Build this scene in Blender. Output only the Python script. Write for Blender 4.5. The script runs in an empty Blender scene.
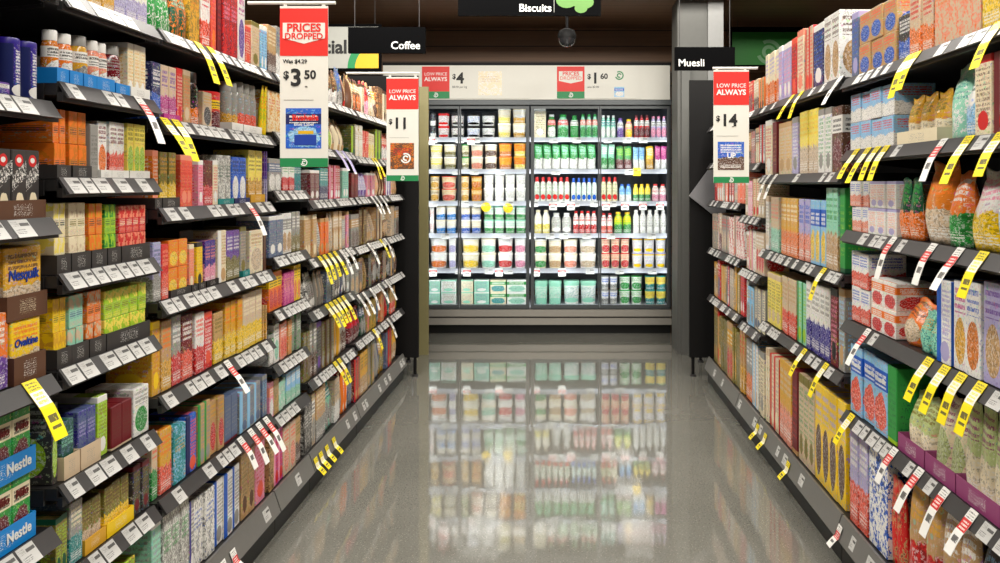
import bpy, math, random
from mathutils import Vector, Matrix

random.seed(7)
S = bpy.context.scene
C = S.collection
PI = math.pi

# ------------------------------------------------------------------ camera
F, CX, CY, H = 880.0, 562.0, 184.0, 1.30
cam = bpy.data.cameras.new('camera')
cam.sensor_width = 36
cam.lens = F / 1000 * 36
cam.shift_x = (500 - CX) / 1000
cam.shift_y = (CY - 281.5) / 1000
cam.clip_start = 0.02
co = bpy.data.objects.new('camera', cam)
co.location = (0, 0, H)
co.rotation_euler = (PI / 2, 0, 0)
C.objects.link(co)
S.camera = co


def PX(x, d): return (x - CX) * d / F
def PZ(y, d): return H + (CY - y) * d / F


# ------------------------------------------------------------------ colours
def lin(c):
    c = c / 255
    return c / 12.92 if c <= .04045 else ((c + .055) / 1.055) ** 2.4


PAL = dict(white=(240, 238, 232), cream=(238, 224, 190), grey=(150, 148, 142), charcoal=(58, 55, 54), black=(24, 22, 22),
           brown=(96, 62, 42), tan=(196, 156, 104), beige=(214, 190, 158), orange=(240, 122, 30), amber=(214, 120, 22),
           gold=(222, 166, 42), yellow=(250, 208, 20), lemon=(246, 226, 96), lime=(166, 208, 44), green=(40, 150, 62),
           forest=(20, 84, 56), teal=(24, 140, 138), mint=(150, 214, 186), sky=(140, 196, 234), blue=(28, 92, 196),
           navy=(24, 34, 92), indigo=(44, 26, 140), lavender=(178, 170, 212), purple=(108, 64, 158), magenta=(190, 44, 136),
           pink=(238, 148, 176), salmon=(240, 146, 118), red=(214, 34, 34), maroon=(112, 20, 30), olive=(128, 116, 46),
           slate=(92, 108, 140), coral=(236, 88, 62), azure=(10, 134, 214),
           canary=(250, 228, 16), paper=(198, 197, 193), pistachio=(190, 202, 138), plum=(146, 62, 112))


def col(n, a=1.0):
    r = PAL[n] if isinstance(n, str) else n
    return (lin(r[0]), lin(r[1]), lin(r[2]), a)


# ------------------------------------------------------------------ materials
class NT:
    def __init__(s, m):
        m.use_nodes = True
        s.t = m.node_tree
        s.t.nodes.clear()
        s.o = s.n('ShaderNodeOutputMaterial')

    def n(s, ty, **kw):
        x = s.t.nodes.new(ty)
        for k, v in kw.items():
            setattr(x, k, v)
        return x

    def put(s, sock, v):
        if isinstance(v, bpy.types.NodeSocket):
            s.t.links.new(v, sock)
        else:
            sock.default_value = v

    def m(s, op, a, b=0.0, c=0.0):
        x = s.n('ShaderNodeMath', operation=op)
        for i, v in enumerate((a, b, c)):
            s.put(x.inputs[i], v)
        return x.outputs[0]

    def mix(s, f, a, b):
        x = s.n('ShaderNodeMix', data_type='RGBA')
        s.put(x.inputs[0], f)
        s.put(x.inputs[6], a)
        s.put(x.inputs[7], b)
        return x.outputs[2]

    def noise(s, vec, scale, detail=2.0, rough=.5):
        x = s.n('ShaderNodeTexNoise')
        s.put(x.inputs['Vector'], vec)
        x.inputs['Scale'].default_value = scale
        x.inputs['Detail'].default_value = detail
        x.inputs['Roughness'].default_value = rough
        return x.outputs['Fac']

    def vec(s, x, y, z=0.0):
        k = s.n('ShaderNodeCombineXYZ')
        for i, v in enumerate((x, y, z)):
            s.put(k.inputs[i], v)
        return k.outputs[0]

    def rng(s, v, a, b):
        return s.m('MULTIPLY', s.m('GREATER_THAN', v, a), s.m('LESS_THAN', v, b))

    def bsdf(s, color, rough=.5, metal=0.0, spec=.5, **kw):
        b = s.n('ShaderNodeBsdfPrincipled')
        s.put(b.inputs['Base Color'], color)
        s.put(b.inputs['Roughness'], rough)
        b.inputs['Metallic'].default_value = metal
        b.inputs['Specular IOR Level'].default_value = spec
        for k, v in kw.items():
            s.put(b.inputs[k.replace('_', ' ')], v)
        s.t.links.new(b.outputs[0], s.o.inputs[0])
        return b


MATS = {}


def plain(name, c, rough=.5, metal=0.0, spec=.5, grain=.12, scale=40):
    if name in MATS:
        return MATS[name]
    m = bpy.data.materials.new(name)
    t = NT(m)
    tc = t.n('ShaderNodeTexCoord').outputs['Object']
    f = t.noise(tc, scale, 3)
    a = col(c)
    d = tuple(v * (1 - grain) for v in a[:3]) + (1,)
    t.bsdf(t.mix(f, d, a), rough, metal, spec)
    MATS[name] = m
    return m


def emit(name, c, strength):
    m = bpy.data.materials.new(name)
    t = NT(m)
    b = t.bsdf(col(c), .5)
    b.inputs['Emission Color'].default_value = col(c)
    b.inputs['Emission Strength'].default_value = strength
    return m


def printed(style, c1, c2, c3, rough=.42):
    """printed carton / wrapper: flat inks laid out over the pack's own UVs"""
    key = ('print', style, c1, c2, c3)
    if key in MATS:
        return MATS[key]
    m = bpy.data.materials.new('print_%s_%s_%s_%s' % (style, c1, c2, c3))
    t = NT(m)
    uv = t.n('ShaderNodeUVMap').outputs[0]
    sp = t.n('ShaderNodeSeparateXYZ')
    t.put(sp.inputs[0], uv)
    u, v = sp.outputs[0], sp.outputs[1]
    A, B, D = col(c1), col(c2), col(c3)
    rnd = random.Random(str(key)).random() * 50
    big = t.noise(t.vec(u, v, rnd), 3.2, 4, .65)
    fine = t.noise(t.vec(t.m('MULTIPLY', u, 5.0), t.m('MULTIPLY', v, 9.0), rnd), 2.4, 3, .7)
    speck = t.noise(t.vec(t.m('MULTIPLY', u, 7.0), t.m('MULTIPLY', v, 12.0), rnd + 9), 2.6, 2, .6)

    def text(v0, v1, rows, u0=.1, u1=.9, thr=.47, dens=9.0):
        rows, dens = rows * 1.45, dens * 1.9
        r = t.m('MULTIPLY', v, rows)
        fl = t.m('FLOOR', r)
        wd = t.noise(t.vec(t.m('MULTIPLY', fl, 2.3), rnd), 1.0, 0)          # some lines bold, some thin, some short
        line = t.m('LESS_THAN', t.m('FRACT', r), t.m('ADD', t.m('MULTIPLY', wd, .9), .12))
        nz = t.noise(t.vec(t.m('MULTIPLY', u, dens), t.m('ADD', t.m('MULTIPLY', fl, 3.71), t.m('MULTIPLY', t.m('FRACT', r), .8)), rnd + 3), 2.0, 2, .7)
        k = t.m('MULTIPLY', line, t.m('GREATER_THAN', nz, thr))
        edge = t.m('SUBTRACT', .5, t.m('MULTIPLY', wd, .62))
        k = t.m('MULTIPLY', k, t.m('GREATER_THAN', t.m('ADD', edge, .34), t.m('ABSOLUTE', t.m('SUBTRACT', u, .5))))
        return t.m('MULTIPLY', t.m('MULTIPLY', k, .9), t.m('MULTIPLY', t.rng(v, v0, v1), t.rng(u, u0, u1)))

    def ell(cu, cv, ru, rv, wob=.25):
        a = t.m('DIVIDE', t.m('SUBTRACT', u, cu), ru)
        b = t.m('DIVIDE', t.m('SUBTRACT', v, cv), rv)
        q = t.m('ADD', t.m('MULTIPLY', a, a), t.m('MULTIPLY', b, b))
        return t.m('LESS_THAN', t.m('ADD', q, t.m('MULTIPLY', t.m('SUBTRACT', big, .5), wob * 4)), 1.0)

    def shade(c, k): return tuple(min(1, x * k) for x in c[:3]) + (1,)

    def lift(c): return tuple(x + (.8 - x) * .5 for x in c[:3]) + (1,)

    def pic(c):       # photographic detail inside a coloured picture
        p = t.mix(t.m('GREATER_THAN', fine, .53), c, shade(c, .55))
        return t.mix(t.m('GREATER_THAN', speck, .57), p, lift(c))
    plainish = style in 'PZTH'
    base = t.mix(t.m('MULTIPLY', t.m('GREATER_THAN', fine, .57), .12 if plainish else .42), A, shade(A, .68))
    if not plainish:
        base = t.mix(t.m('MULTIPLY', t.m('GREATER_THAN', speck, .6), .55), base, t.mix(t.m('GREATER_THAN', big, .5), D, lift(B)))
    if not plainish:      # small many-coloured pictures and icons of the print
        vo = t.n('ShaderNodeTexVoronoi')
        t.put(vo.inputs['Vector'], t.vec(t.m('MULTIPLY', u, 4.0), t.m('MULTIPLY', v, 10.0), rnd))
        vo.inputs['Scale'].default_value = 1.3
        hs = t.n('ShaderNodeHueSaturation')
        hs.inputs['Saturation'].default_value = 1.25
        hs.inputs['Value'].default_value = .95
        t.put(hs.inputs['Color'], vo.outputs['Color'])
        mk = t.m('MULTIPLY', t.m('GREATER_THAN', speck, .5), t.m('LESS_THAN', vo.outputs['Distance'], .36))
        base = t.mix(t.m('MULTIPLY', mk, .42), base, hs.outputs[0])
    if style == 'A':      # band with lettering, picture below
        x = t.mix(ell(.5, .3, .42, .24, .5), base, pic(D))
        x = t.mix(t.rng(v, .6, .86), x, B)
        x = t.mix(text(.63, .84, 9, thr=.44), x, col('white') if c2 not in ('white', 'cream', 'lemon', 'yellow') else col('charcoal'))
        x = t.mix(text(.05, .14, 16), x, D)
    elif style == 'B':    # lower part another colour, wavy edge
        e = t.m('ADD', v, t.m('MULTIPLY', t.m('SUBTRACT', big, .5), .35))
        x = t.mix(t.m('LESS_THAN', e, .44), base, pic(B))
        x = t.mix(text(.58, .9, 9, thr=.45), x, D)
        x = t.mix(text(.06, .2, 18), x, col('white'))
    elif style == 'C':    # oval picture, lettering above
        x = t.mix(ell(.5, .33, .4, .26, .1), base, pic(B))
        x = t.mix(text(.64, .92, 8, thr=.45), x, D)
    elif style == 'D':    # lettering all over
        x = t.mix(text(.12, .86, 11, thr=.5), base, B)
        x = t.mix(t.m('GREATER_THAN', v, .9), x, D)
        x = t.mix(ell(.5, .2, .3, .12), x, D)
    elif style == 'E':    # upright stripe
        x = t.mix(t.rng(u, .0, .36), base, B)
        x = t.mix(text(.3, .9, 12, .42, .95, .45), x, D)
        x = t.mix(ell(.62, .16, .3, .12), x, D)
    elif style == 'F':    # busy picture
        k = t.m('ADD', t.m('MULTIPLY', fine, .6), t.m('MULTIPLY', big, .4))
        x = t.mix(t.m('GREATER_THAN', k, .52), A, B)
        x = t.mix(t.m('GREATER_THAN', k, .6), x, D)
        x = t.mix(text(.55, .8, 10, thr=.5), x, D)
    elif style == 'G':    # dark lettering label across the middle
        x = t.mix(t.m('GREATER_THAN', v, .56), base, t.mix(t.m('GREATER_THAN', big, .5), D, A))
        x = t.mix(text(.3, .5, 10, .12, .88, .38, 5), x, B)
        x = t.mix(text(.05, .22, 16), x, D)
    elif style == 'H':    # roundel on top, script, cup below
        x = t.mix(ell(.5, .84, .28, .09, 0), base, B)
        x = t.mix(ell(.5, .845, .16, .04, 0), x, col('white'))
        w = t.m('ADD', v, t.m('MULTIPLY', u, -.22))
        x = t.mix(t.m('MULTIPLY', t.rng(w, .38, .62), t.m('GREATER_THAN', fine, .53)), x, col('white'))
        x = t.mix(ell(.55, .2, .3, .18, .3), x, D)
    elif style == 'T':    # hanging special ticket: price below, strap line in the rail
        x = t.mix(t.rng(v, .52, .78), A, B)
        x = t.mix(text(.55, .76, 10, .15, .85, .45, 6), x, A)
        x = t.mix(text(.16, .40, 2.6, .2, .85, .36, 2.4), x, D)
        x = t.mix(text(.8, .97, 12, .1, .9, .5, 6), x, D)
    elif style == 'P':    # price ticket
        x = t.mix(text(.15, .45, 7, .08, .6, .5, 12), A, B)
        x = t.mix(text(.5, .92, 2.2, .45, .95, .36, 4), x, B)
        x = t.mix(text(.62, .9, 9, .06, .4, .5, 12), x, D)
    else:                 # 'Z' nearly plain
        x = t.mix(text(.2, .8, 8, thr=.55), base, B)
        x = t.mix(t.m('LESS_THAN', v, .06), x, D)
    t.bsdf(x, rough, 0, .5)
    MATS[key] = m
    return m


M = dict(
    steel=plain('dark_shelf_steel', (34, 32, 32), .45),
    rail=plain('grey_ticket_rail', (60, 58, 58), .42),
    baserail=plain('grey_base_rail', (114, 112, 108), .38),
    black=plain('black_panel', (12, 11, 11), .6, 0, .2),
    kick=plain('black_kickboard', (10, 10, 10), .5),
    white=plain('white_board', (226, 224, 214), .5, grain=.04),
    red=plain('ticket_red', (222, 38, 28), .5, grain=.04),
    green=plain('ticket_green', (24, 132, 74), .5, grain=.04),
    ink=plain('black_ink', (22, 22, 22), .6),
    grey=plain('grey_ink', (140, 140, 136), .6),
    cream=plain('pale_upright', (138, 130, 88), .5),
    chrome=plain('stainless_steel', (168, 163, 154), .34, .35),
    frame=plain('dark_door_frame', (86, 90, 92), .35, .3),
    inside=plain('cooler_lining', (104, 110, 118), .6),
    lip=plain('white_cooler_lip', (176, 178, 186), .4, grain=.03),
    column=plain('painted_column', (96, 96, 92), .6),
    conduit=plain('pale_metal_cover', (124, 124, 122), .4, .3),
    rod=plain('white_rod', (220, 218, 210), .4),
    wtext=plain('white_lettering', (240, 240, 236), .5, grain=.02),
    signblack=plain('black_sign', (2, 2, 3), .7, 0, .05),
    logo=plain('pale_green_emblem', (120, 170, 120), .5),
    signgreen=plain('sign_green', (30, 128, 32), .5),
    yellow=plain('sign_yellow', (226, 176, 20), .5),
    signgrey=plain('sign_grey', (168, 168, 160), .5),
    blueink=plain('blue_lettering', (16, 60, 160), .5),
    maroonink=plain('maroon_lettering', (110, 24, 24), .5),
    azure=plain('azure_card', (8, 130, 214), .5),
)


def glass_mat():
    m = bpy.data.materials.new('cooler_glass')
    t = NT(m)
    lw = t.n('ShaderNodeFresnel')
    lw.inputs[0].default_value = 1.45
    tr = t.n('ShaderNodeBsdfTransparent')
    tr.inputs[0].default_value = (.95, .97, .97, 1)
    gl = t.n('ShaderNodeBsdfGlossy')
    gl.inputs['Roughness'].default_value = .02
    mx = t.n('ShaderNodeMixShader')
    t.put(mx.inputs[0], t.m('MULTIPLY', lw.outputs[0], .5))
    t.t.links.new(tr.outputs[0], mx.inputs[1])
    t.t.links.new(gl.outputs[0], mx.inputs[2])
    t.t.links.new(mx.outputs[0], t.o.inputs[0])
    return m


M['glass'] = glass_mat()


def floor_mat():
    m = bpy.data.materials.new('polished_concrete')
    t = NT(m)
    tc = t.n('ShaderNodeTexCoord').outputs['Object']
    big = t.noise(tc, 1.1, 4, .6)
    sp = t.noise(tc, 150, 2, .7)
    vo = t.n('ShaderNodeTexVoronoi')
    t.put(vo.inputs['Vector'], tc)
    vo.inputs['Scale'].default_value = 95
    a = t.mix(big, col((98, 97, 90)), col((126, 124, 116)))
    a = t.mix(t.m('MULTIPLY', t.m('GREATER_THAN', sp, .58), .55), a, col((80, 76, 68)))
    a = t.mix(t.m('MULTIPLY', t.m('LESS_THAN', vo.outputs['Distance'], .16), .45), a, col((196, 190, 176)))
    rg = t.m('ADD', t.m('MULTIPLY', big, .03), .03)
    b = t.bsdf(a, rg, 0, .5)
    b.inputs['IOR'].default_value = 2.15
    bp = t.n('ShaderNodeBump')
    bp.inputs['Strength'].default_value = .03
    bp.inputs['Distance'].default_value = .02
    t.put(bp.inputs['Height'], t.noise(tc, 5, 3))
    t.put(b.inputs['Normal'], bp.outputs[0])
    return m


def wood_mat():
    m = bpy.data.materials.new('brown_timber_planks')
    t = NT(m)
    tc = t.n('ShaderNodeTexCoord').outputs['Object']
    s = t.n('ShaderNodeSeparateXYZ')
    t.put(s.inputs[0], tc)
    yz = t.m('ADD', s.outputs[1], s.outputs[2])
    row = t.m('MULTIPLY', yz, 7.0)
    g = t.noise(t.vec(t.m('MULTIPLY', s.outputs[0], .6), t.m('MULTIPLY', yz, 30.0), t.m('FLOOR', row)), 2.5, 4, .6)
    a = t.mix(g, col((96, 70, 52)), col((150, 114, 84)))
    pl = t.noise(t.vec(t.m('FLOOR', row), 0.0), 3.3, 0)
    a = t.mix(t.m('MULTIPLY', pl, .5), a, col((112, 82, 60)))
    a = t.mix(t.m('LESS_THAN', t.m('FRACT', row), .05), a, col((34, 26, 22)))
    t.bsdf(a, .55)
    return m


# ------------------------------------------------------------------ mesh helpers
def mesh(name, verts, faces, mat, uvs=None, smooth=False, mats=None, fm=None):
    me = bpy.data.meshes.new(name)
    me.from_pydata([tuple(v) for v in verts], [], faces)
    for mm in (mats or [mat]):
        me.materials.append(mm)
    if fm:
        me.polygons.foreach_set('material_index', fm)
    if uvs is not None:
        l = me.uv_layers.new(name='UVMap')
        k = 0
        flat = []
        for f in uvs:
            for p in f:
                flat += [p[0], p[1]]
        l.data.foreach_set('uv', flat)
    if smooth:
        me.polygons.foreach_set('use_smooth', [True] * len(me.polygons))
    me.update()
    return me


def obj(name, me, parent=None, loc=(0, 0, 0), rz=0.0):
    o = bpy.data.objects.new(name, me)
    o.location = loc
    o.rotation_euler = (0, 0, rz)
    if parent is not None:
        o.parent = parent
    C.objects.link(o)
    return o


LABELS = {}


def tag(o, label, cat, group=None):
    n = len(label.replace(',', ' ').split())
    if n > 16 or n < 4:
        print('LABELLEN', n, label)
    if label in LABELS:
        print('DUPLABEL', label)
    LABELS[label] = 1
    o['label'] = label
    o['category'] = cat
    if group:
        o['group'] = group
    return o


class MB:
    """collects solid shapes into one mesh"""
    def __init__(s):
        s.v, s.f = [], []

    def box(s, x0, x1, y0, y1, z0, z1):
        b = len(s.v)
        s.v += [(x, y, z) for z in (z0, z1) for y in (y0, y1) for x in (x0, x1)]
        s.f += [tuple(b + i for i in q) for q in ((0, 2, 3, 1), (4, 5, 7, 6), (0, 1, 5, 4), (2, 6, 7, 3), (0, 4, 6, 2), (1, 3, 7, 5))]
        return s

    def prism(s, pts, y0, y1):
        """outline in (x, z), extruded along y"""
        b, n = len(s.v), len(pts)
        s.v += [(p[0], y0, p[1]) for p in pts] + [(p[0], y1, p[1]) for p in pts]
        s.f += [tuple(b + i for i in range(n)), tuple(b + n + i for i in reversed(range(n)))]
        s.f += [(b + i, b + n + i, b + n + (i + 1) % n, b + (i + 1) % n) for i in range(n)]
        return s

    def tube(s, a, c, r, n=10):
        a, c = Vector(a), Vector(c)
        d = (c - a).normalized()
        p = d.orthogonal().normalized()
        q = d.cross(p)
        b = len(s.v)
        for e in (a, c):
            for i in range(n):
                w = 2 * PI * i / n
                s.v.append(tuple(e + p * (r * math.cos(w)) + q * (r * math.sin(w))))
        s.f += [(b + i, b + (i + 1) % n, b + n + (i + 1) % n, b + n + i) for i in range(n)]
        s.f += [tuple(b + i for i in reversed(range(n))), tuple(b + n + i for i in range(n))]
        return s

    def make(s, name, mat):
        me = mesh(name, s.v, s.f, mat)
        return fixn(me)


def fixn(me):
    import bmesh
    bm = bmesh.new()
    bm.from_mesh(me)
    bmesh.ops.recalc_face_normals(bm, faces=bm.faces)
    bm.to_mesh(me)
    bm.free()
    return me


def text_mesh(body, size, mat, align='CENTER', bold=0.0, shear=0.0):
    cu = bpy.data.curves.new('lettering', 'FONT')
    cu.body = body
    cu.size = size
    cu.align_x = align
    cu.align_y = 'CENTER'
    cu.extrude = .0006
    cu.offset = bold * size
    cu.shear = shear
    cu.resolution_u = 3
    o = bpy.data.objects.new('lettering', cu)
    C.objects.link(o)
    bpy.context.view_layer.update()
    me = bpy.data.meshes.new_from_object(o.evaluated_get(bpy.context.evaluated_depsgraph_get()))
    me.materials.clear()
    me.materials.append(mat)
    bpy.data.objects.remove(o)
    # stand it upright, facing -y
    me.transform(Matrix.Rotation(PI / 2, 4, 'X'))
    return me


# ------------------------------------------------------------------ pack shapes. local frame: x along the shelf, front faces -y, z up, origin at base centre
def carton(w, d, h, mat, name='carton'):
    c = min(.0022, w * .04)
    X, Y = w / 2, d / 2
    V, idx = [], {}
    for sx in (-1, 1):
        for sy in (-1, 1):
            for z, sz in ((0, -1), (h, 1)):
                for ax in range(3):
                    p = [sx * (X - c), sy * (Y - c), z - sz * c]
                    p[ax] += (sx, sy, sz)[ax] * c
                    idx[sx, sy, sz, ax] = len(V)
                    V.append(p)
    Fs = []
    for ax in range(3):
        for s in (-1, 1):
            o = [a for a in range(3) if a != ax]
            q = []
            for a, b in ((-1, -1), (1, -1), (1, 1), (-1, 1)):
                k = [0, 0, 0]
                k[ax], k[o[0]], k[o[1]] = s, a, b
                q.append(idx[k[0], k[1], k[2], ax])
            Fs.append(q)
    for ax in range(3):
        o = [a for a in range(3) if a != ax]
        for a in (-1, 1):
            for b in (-1, 1):
                def K(e, cax):
                    k = [0, 0, 0]
                    k[ax], k[o[0]], k[o[1]] = e, a, b
                    return idx[k[0], k[1], k[2], cax]
                Fs.append([K(-1, o[0]), K(1, o[0]), K(1, o[1]), K(-1, o[1])])
    for sx in (-1, 1):
        for sy in (-1, 1):
            for sz in (-1, 1):
                Fs.append([idx[sx, sy, sz, a] for a in range(3)])
    me = fixn(mesh(name, V, Fs, mat))
    l = me.uv_layers.new(name='UVMap')
    for p in me.polygons:
        n = p.normal
        for li in p.loop_indices:
            v = me.vertices[me.loops[li].vertex_index].co
            if abs(n.z) > .8:
                uv = (v.x / w + .5, .9 + .09 * (v.y / d))
            elif abs(n.x) > abs(n.y):
                uv = (v.y / d * (1 if n.x > 0 else -1) + .5, v.z / h)
            else:
                uv = (v.x / w * (1 if n.y < 0 else -1) + .5, v.z / h)
            l.data[li].uv = uv
    return me


def lathe(prof, mat, n=20, name='body', sq=0.0, v0=0.0, v1=1.0, squash=1.0):
    """profile [(r, z)]; sq 0 = round, 1 = rounded square"""
    V, Fs, U = [], [], []
    zs = [p[1] for p in prof]
    lo, hi = min(zs), max(zs)
    for r, z in prof:
        for i in range(n):
            a = 2 * PI * i / n
            k = 1.0
            if sq:
                e = 2 + 4 * sq
                k = 1 / (abs(math.cos(a)) ** e + abs(math.sin(a)) ** e) ** (1 / e)
            V.append((r * k * math.cos(a), r * k * math.sin(a) * squash, z))

    def uu(i): return .5 + ((i / n - .75 + .5) % 1 - .5) * 2
    for j in range(len(prof) - 1):
        for i in range(n):
            i2 = (i + 1) % n
            Fs.append((j * n + i, j * n + i2, (j + 1) * n + i2, (j + 1) * n + i))
            a = uu(i)
            b = a + 2 / n
            w0 = v0 + (v1 - v0) * (prof[j][1] - lo) / max(hi - lo, 1e-6)
            w1 = v0 + (v1 - v0) * (prof[j + 1][1] - lo) / max(hi - lo, 1e-6)
            U.append([(a, w0), (b, w0), (b, w1), (a, w1)])
    Fs.append(tuple(reversed(range(n))))
    U.append([(.5, .02)] * n)
    k = (len(prof) - 1) * n
    Fs.append(tuple(k + i for i in range(n)))
    U.append([(.5, .97)] * n)
    me = mesh(name, V, Fs, mat, U)
    me.polygons.foreach_set('use_smooth', [len(p.vertices) == 4 and False for p in me.polygons])
    for p in me.polygons:
        if len(p.vertices) == 4:
            p.use_smooth = True
    try:
        me.set_sharp_from_angle(angle=.7)
    except Exception:
        pass
    return me


def pouch(w, d, h, mat, name='pouch', seed=0, crimp=.1, gusset=True):
    """soft filled bag: flat foot, full belly, crimped top seal"""
    rnd = random.Random(seed)
    nx, nz = 8, 12
    V, Fs, U = [], [], []
    ph = [rnd.random() * 6 for _ in range(4)]

    def thick(a, t):
        e = max(0.0, 1 - abs(a) ** 3.0) ** .55
        if t > 1 - crimp:
            k = .03
        else:
            q = t / (1 - crimp)
            k = (1 - q ** 4) ** .6 * (.8 + .2 * math.sin(PI * min(1, q * 1.3)))
        return d / 2 * e * max(k, .03) + .0006
    for s in (-1, 1):
        for j in range(nz + 1):
            t = j / nz
            wob = 1 - .10 * t * t * (1 if t < .9 else .6)
            for i in range(nx + 1):
                a = i / nx * 2 - 1
                y = s * thick(a, t) * (1 + .09 * math.sin(5 * a + 7 * t + ph[0]) * (t < .9))
                V.append((a * w / 2 * wob + min(.003, w * .03) * math.sin(9 * t + ph[1]), y + .012 * t * t * math.sin(ph[2]), h * t + (min(.008, w * .06) * math.sin(3 * a + ph[3]) * t if t > .6 else 0)))
    m = (nx + 1) * (nz + 1)
    for s in (0, 1):
        for j in range(nz):
            for i in range(nx):
                q = [s * m + j * (nx + 1) + i, s * m + j * (nx + 1) + i + 1, s * m + (j + 1) * (nx + 1) + i + 1, s * m + (j + 1) * (nx + 1) + i]
                uv = [(i / nx, j / nz), ((i + 1) / nx, j / nz), ((i + 1) / nx, (j + 1) / nz), (i / nx, (j + 1) / nz)]
                if s:
                    q.reverse()
                    uv = [(1 - p[0], p[1]) for p in reversed(uv)]
                Fs.append(q)
                U.append(uv)
    for j in range(nz):
        for i, fl in ((0, False), (nx, True)):
            a, b = j * (nx + 1) + i, (j + 1) * (nx + 1) + i
            q = [a, b, m + b, m + a]
            if fl:
                q.reverse()
            Fs.append(q)
            U.append([(i / nx, (j + .5) / nz)] * 4)
    for i in range(nx):
        Fs.append([m + i, m + i + 1, i + 1, i])
        U.append([(.5, .02)] * 4)
        k = nz * (nx + 1)
        Fs.append([k + i, k + i + 1, m + k + i + 1, m + k + i])
        U.append([(.5, .98)] * 4)
    return mesh(name, V, Fs, mat, U, smooth=True)


def gable(w, d, h, mat, name='carton'):
    X, Y, e = w / 2, d / 2, h * .8
    V = [(-X, -Y, 0), (X, -Y, 0), (X, Y, 0), (-X, Y, 0), (-X, -Y, e), (X, -Y, e), (X, Y, e), (-X, Y, e),
         (-X, -.003, h * .95), (X, -.003, h * .95), (X, .003, h * .95), (-X, .003, h * .95), (-X, -.003, h), (X, -.003, h), (X, .003, h), (-X, .003, h)]
    Fs = [(0, 3, 2, 1), (0, 1, 5, 4), (1, 2, 6, 5), (2, 3, 7, 6), (3, 0, 4, 7), (4, 5, 9, 8), (6, 7, 11, 10), (5, 6, 10, 9), (7, 4, 8, 11),
          (8, 9, 13, 12), (10, 11, 15, 14), (9, 10, 14, 13), (11, 8, 12, 15), (12, 13, 14, 15)]
    me = mesh(name, V, Fs, mat)
    l = me.uv_layers.new(name='UVMap')
    for p in me.polygons:
        for li in p.loop_indices:
            v = me.vertices[me.loops[li].vertex_index].co
            l.data[li].uv = ((v.x / w + .5) if abs(p.normal.x) < .7 else (v.y / d + .5), v.z / h)
    return me


# every kind: noun, category, builder -> list of (part name, mesh, z)
def solid(c, rough=.35):
    return plain('solid_' + c, c, rough, grain=.06)


def k_box(w, d, h, st, c): return [('carton', carton(w, d, h, printed(st, *c)), 0)]


def k_tin(w, d, h, st, c):
    r = w / 2 * .98
    return [('body', lathe([(r * .97, 0), (r, .004), (r, h * .9)], printed(st, *c, rough=.3), 24), 0),
            ('lid', lathe([(r * 1.01, 0), (r * 1.01, h * .075), (r * .96, h * .1)], solid(c[0]), 24, 'lid'), h * .9)]


def k_jar(w, d, h, st, c):
    r = w / 2 * .97
    return [('body', lathe([(r * .9, 0), (r, .008), (r, h * .68), (r * .8, h * .8)], printed(st, *c, rough=.15), 20), 0),
            ('lid', lathe([(r * .86, 0), (r * .86, h * .18), (r * .8, h * .2)], solid(c[2]), 20, 'lid'), h * .8)]


def k_bottle(w, d, h, st, c):
    r = w / 2 * .96
    return [('body', lathe([(r * .9, 0), (r, .006), (r * .97, h * .3), (r, h * .62), (r * .9, h * .74), (r * .55, h * .86), (r * .5, h * .9)], printed(st, *c, rough=.2), 16), 0),
            ('cap', lathe([(r * .6, 0), (r * .6, h * .08), (r * .54, h * .1)], solid(c[2]), 14, 'cap'), h * .9)]


def k_tub(w, d, h, st, c):
    r = w / 2 * .95
    return [('cup', lathe([(r * .82, 0), (r * .86, .004), (r * .97, h * .88)], printed(st, *c, rough=.25), 20, 'cup', .5), 0),
            ('lid', lathe([(r, 0), (r * 1.02, h * .05), (r * .95, h * .12)], solid(c[2]), 20, 'lid', .5), h * .88)]


def k_pot(w, d, h, st, c):
    r = w / 2 * .95
    return [('cup', lathe([(r * .8, 0), (r * .84, .004), (r * .97, h * .92)], printed(st, *c, rough=.25), 20, 'cup'), 0),
            ('lid', lathe([(r * 1.02, 0), (r * 1.02, h * .06), (r * .98, h * .08)], solid(c[1]), 20, 'lid'), h * .92)]


def k_pouch(w, d, h, st, c): return [('wrapper', pouch(w * .98, d, h, printed(st, *c, rough=.28), seed=int(w * 1e5) + int(h * 1e4)), 0)]
def k_gable(w, d, h, st, c): return [('carton', gable(w * .97, d, h, printed(st, *c)), 0)]


KINDS = {
    'tea_box': k_box, 'sachet_box': k_box, 'coffee_box': k_box, 'chocolate_drink_box': k_box, 'infusion_box': k_box, 'drink_mix_box': k_box,
    'coffee_tin': k_tin, 'cocoa_tin': k_tin, 'coffee_jar': k_jar, 'spread_jar': k_jar, 'coffee_bag': k_pouch, 'tea_bag_pouch': k_pouch,
    'cereal_box': k_box, 'snack_bar_box': k_box, 'breakfast_box': k_box, 'muesli_bar_box': k_box, 'oat_bag': k_pouch, 'muesli_bag': k_pouch,
    'nut_bag': k_pouch, 'flour_bag': k_pouch, 'drink_carton': k_box, 'storage_carton': k_box,
    'yogurt_tub': k_tub, 'yogurt_pot': k_pot, 'dip_tub': k_tub, 'milk_bottle': k_bottle, 'drink_bottle': k_bottle, 'milk_carton': k_gable,
    'yogurt_pouch': k_pouch, 'dessert_cup': k_pot, 'cheese_box': k_box, 'custard_carton': k_box,
}
DEPTH = {k_box: .125, k_pouch: .08, k_gable: .09}
CATS = lambda k: k.split('_')[-1]

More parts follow.
